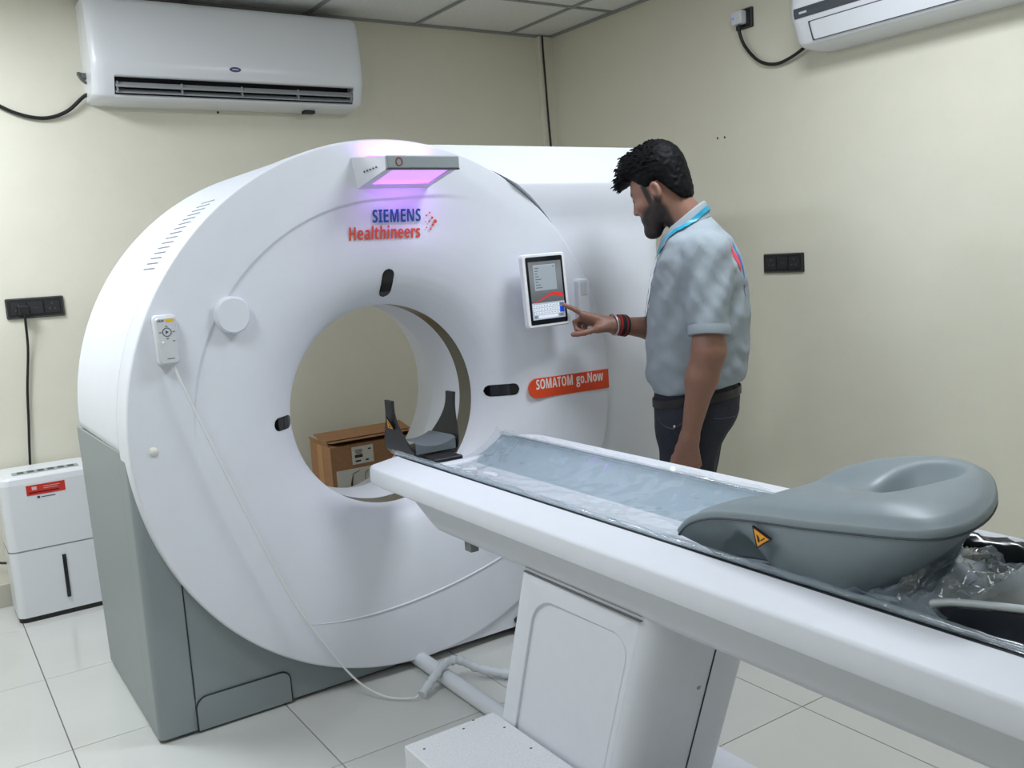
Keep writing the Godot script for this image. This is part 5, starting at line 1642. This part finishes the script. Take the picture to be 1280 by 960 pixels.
	for s in [-1.0, 1.0]:
		ribbon("lanyard", [L(-0.05, 1.488, 0.0), L(-0.044, 1.484, 0.03 * s), L(-0.028, 1.47, 0.058 * s), L(0.0, 1.443, 0.08 * s), L(0.03, 1.413, 0.09 * s), L(0.06, 1.385, 0.088 * s), L(0.095, 1.34, 0.07 * s), L(0.13, 1.25, 0.045 * s), L(0.16, 1.1, 0.01 * s)], lf, 0.009, 0.016, cyan, t, xf, "cyan lanyard")
	# prints on the shirt: red and blue marks on the back, a blue mark on the chest
	var rd := mat(206, 70, 88, 0.8); var bl := mat(58, 128, 206, 0.8); var ik := mat(92, 98, 120, 0.8)
	ribbon("back_print", [L(-0.118, 1.365, -0.088), L(-0.135, 1.335, -0.092), L(-0.15, 1.30, -0.095), L(-0.155, 1.275, -0.092)], sf, 0.0015, [0.03, 0.03, 1], rd, so, xf, "red mark printed on the back")
	ribbon("back_print", [L(-0.13, 1.37, -0.058), L(-0.15, 1.33, -0.062), L(-0.163, 1.29, -0.066), L(-0.168, 1.25, -0.07)], sf, 0.0015, [0.018, 0.018, 1], bl, so, xf, "blue mark printed on the back")
	ribbon("back_print", [L(-0.17, 1.225, -0.075), L(-0.172, 1.21, -0.075), L(-0.174, 1.19, -0.075)], sf, 0.0015, [0.008, 0.008, 1], ik, so, xf)
	ribbon("chest_print", [L(0.115, 1.318, -0.085), L(0.125, 1.298, -0.088), L(0.133, 1.28, -0.088)], sf, 0.0015, [0.014, 0.014, 1], bl, so, xf, "small blue mark on the chest")
	# trousers, belt, shoes
	g = Geo.new(); g.xf = xf
	var tfld := func(p): return trousers(p)
	nets(g, tfld, Vector3(-0.24, 0.0, -0.23), Vector3(0.24, 0.96, 0.19), 0.012)
	var jeans := noisy(17, 21, 34, 0.12, 0.05, 0.85, 0.5, 95, 512, 6.0)
	var tro := part("jeans", g, jeans, t)
	var stitch := mat(74, 80, 98, 0.8)
	ribbon("pocket_seam", [L(0.135, 0.80, -0.12), L(0.10, 0.775, -0.15), L(0.07, 0.77, -0.17), L(0.045, 0.785, -0.175)], tfld, 0.001, 0.0025, stitch, tro, xf)
	ribbon("pocket_seam", [L(-0.06, 0.80, -0.165), L(-0.10, 0.792, -0.13), L(-0.125, 0.79, -0.08), L(-0.13, 0.79, -0.03)], tfld, 0.001, 0.0025, stitch, tro, xf)
	ribbon("side_seam", [L(0.02, 0.84, -0.17), L(0.025, 0.7, -0.18), L(0.03, 0.55, -0.17)], tfld, 0.001, 0.0025, stitch, tro, xf)
	g = Geo.new(); g.xf = xf
	var rp := settle(L(0.068, 0.776, -0.17), tfld, 0.002)
	g.ball(rp, Vector3.ONE * 0.0055, 10, 6)
	part("rivet", g, steel, tro)
	g = Geo.new(); g.xf = xf
	var bp := []
	for k in 61:
		var a := TAU * k / 60.0
		bp.push_back(settle(L(0.015 + 0.165 * cos(a), 0.856 - 0.02 * cos(a), 0.17 * sin(a)), tfld, 0.002))
	g.grid(61, 4, func(i: int, j: int):
		var p: Vector3 = bp[i]
		var o := Vector3(p.x, 0, p.z - L(0.015, 0, 0).z).normalized()
		return p + o * [0.0, 0.004, 0.004, 0.0][j] + Vector3(0, [-0.014, -0.0135, 0.0135, 0.014][j], 0), false, false)
	part("belt", g, mat(17, 17, 18, 0.5), t)
	for s in [-1.0, 1.0]:
		g = Geo.new(); g.xf = xf
		nets(g, func(p):
			var d := smin(ell(p, L(0.10, 0.035, 0.105 * s), Vector3(0.046, 0.04, 0.115)), ell(p, L(0.02, 0.05, 0.1 * s), Vector3(0.042, 0.055, 0.06)), 0.03)
			return smax(d, 0.004 - p.y, 0.006), L(0.24, -0.01, 0.105 * s - 0.07), L(-0.07, 0.13, 0.105 * s + 0.07), 0.010)
		part("shoe", g, mat(30, 30, 32, 0.5), t)
	# bangle and threads on the right wrist
	var ax := (wrR - elR).normalized()
	var ring := func(s: float, rad: float, th: float, tilt: float) -> Geo:
		var gg := Geo.new(); gg.xf = xf
		var c := wrR + ax * s
		var u := ax.cross(Vector3.UP).normalized(); var v := u.cross(ax)
		var l := []
		for k in 33:
			var a := TAU * k / 32.0
			l.push_back(c + u * cos(a) * rad + v * sin(a) * rad + ax * tilt * sin(a))
		gg.tube(l, th, 8, false)
		return gg
	part("bangle", ring.call(0.004, 0.036, 0.0035, 0.008), steel, t, "silver bangle")
	for q in [[-0.014, 0.0322, 150, 28, 30], [-0.021, 0.0325, 22, 20, 22], [-0.029, 0.0332, 26, 22, 24], [-0.036, 0.0338, 128, 26, 30], [-0.043, 0.034, 20, 18, 20]]:
		part("wrist_thread", ring.call(q[0], q[1] + 0.001, 0.0048, 0.002), mat(q[2], q[3], q[4], 0.8), t)
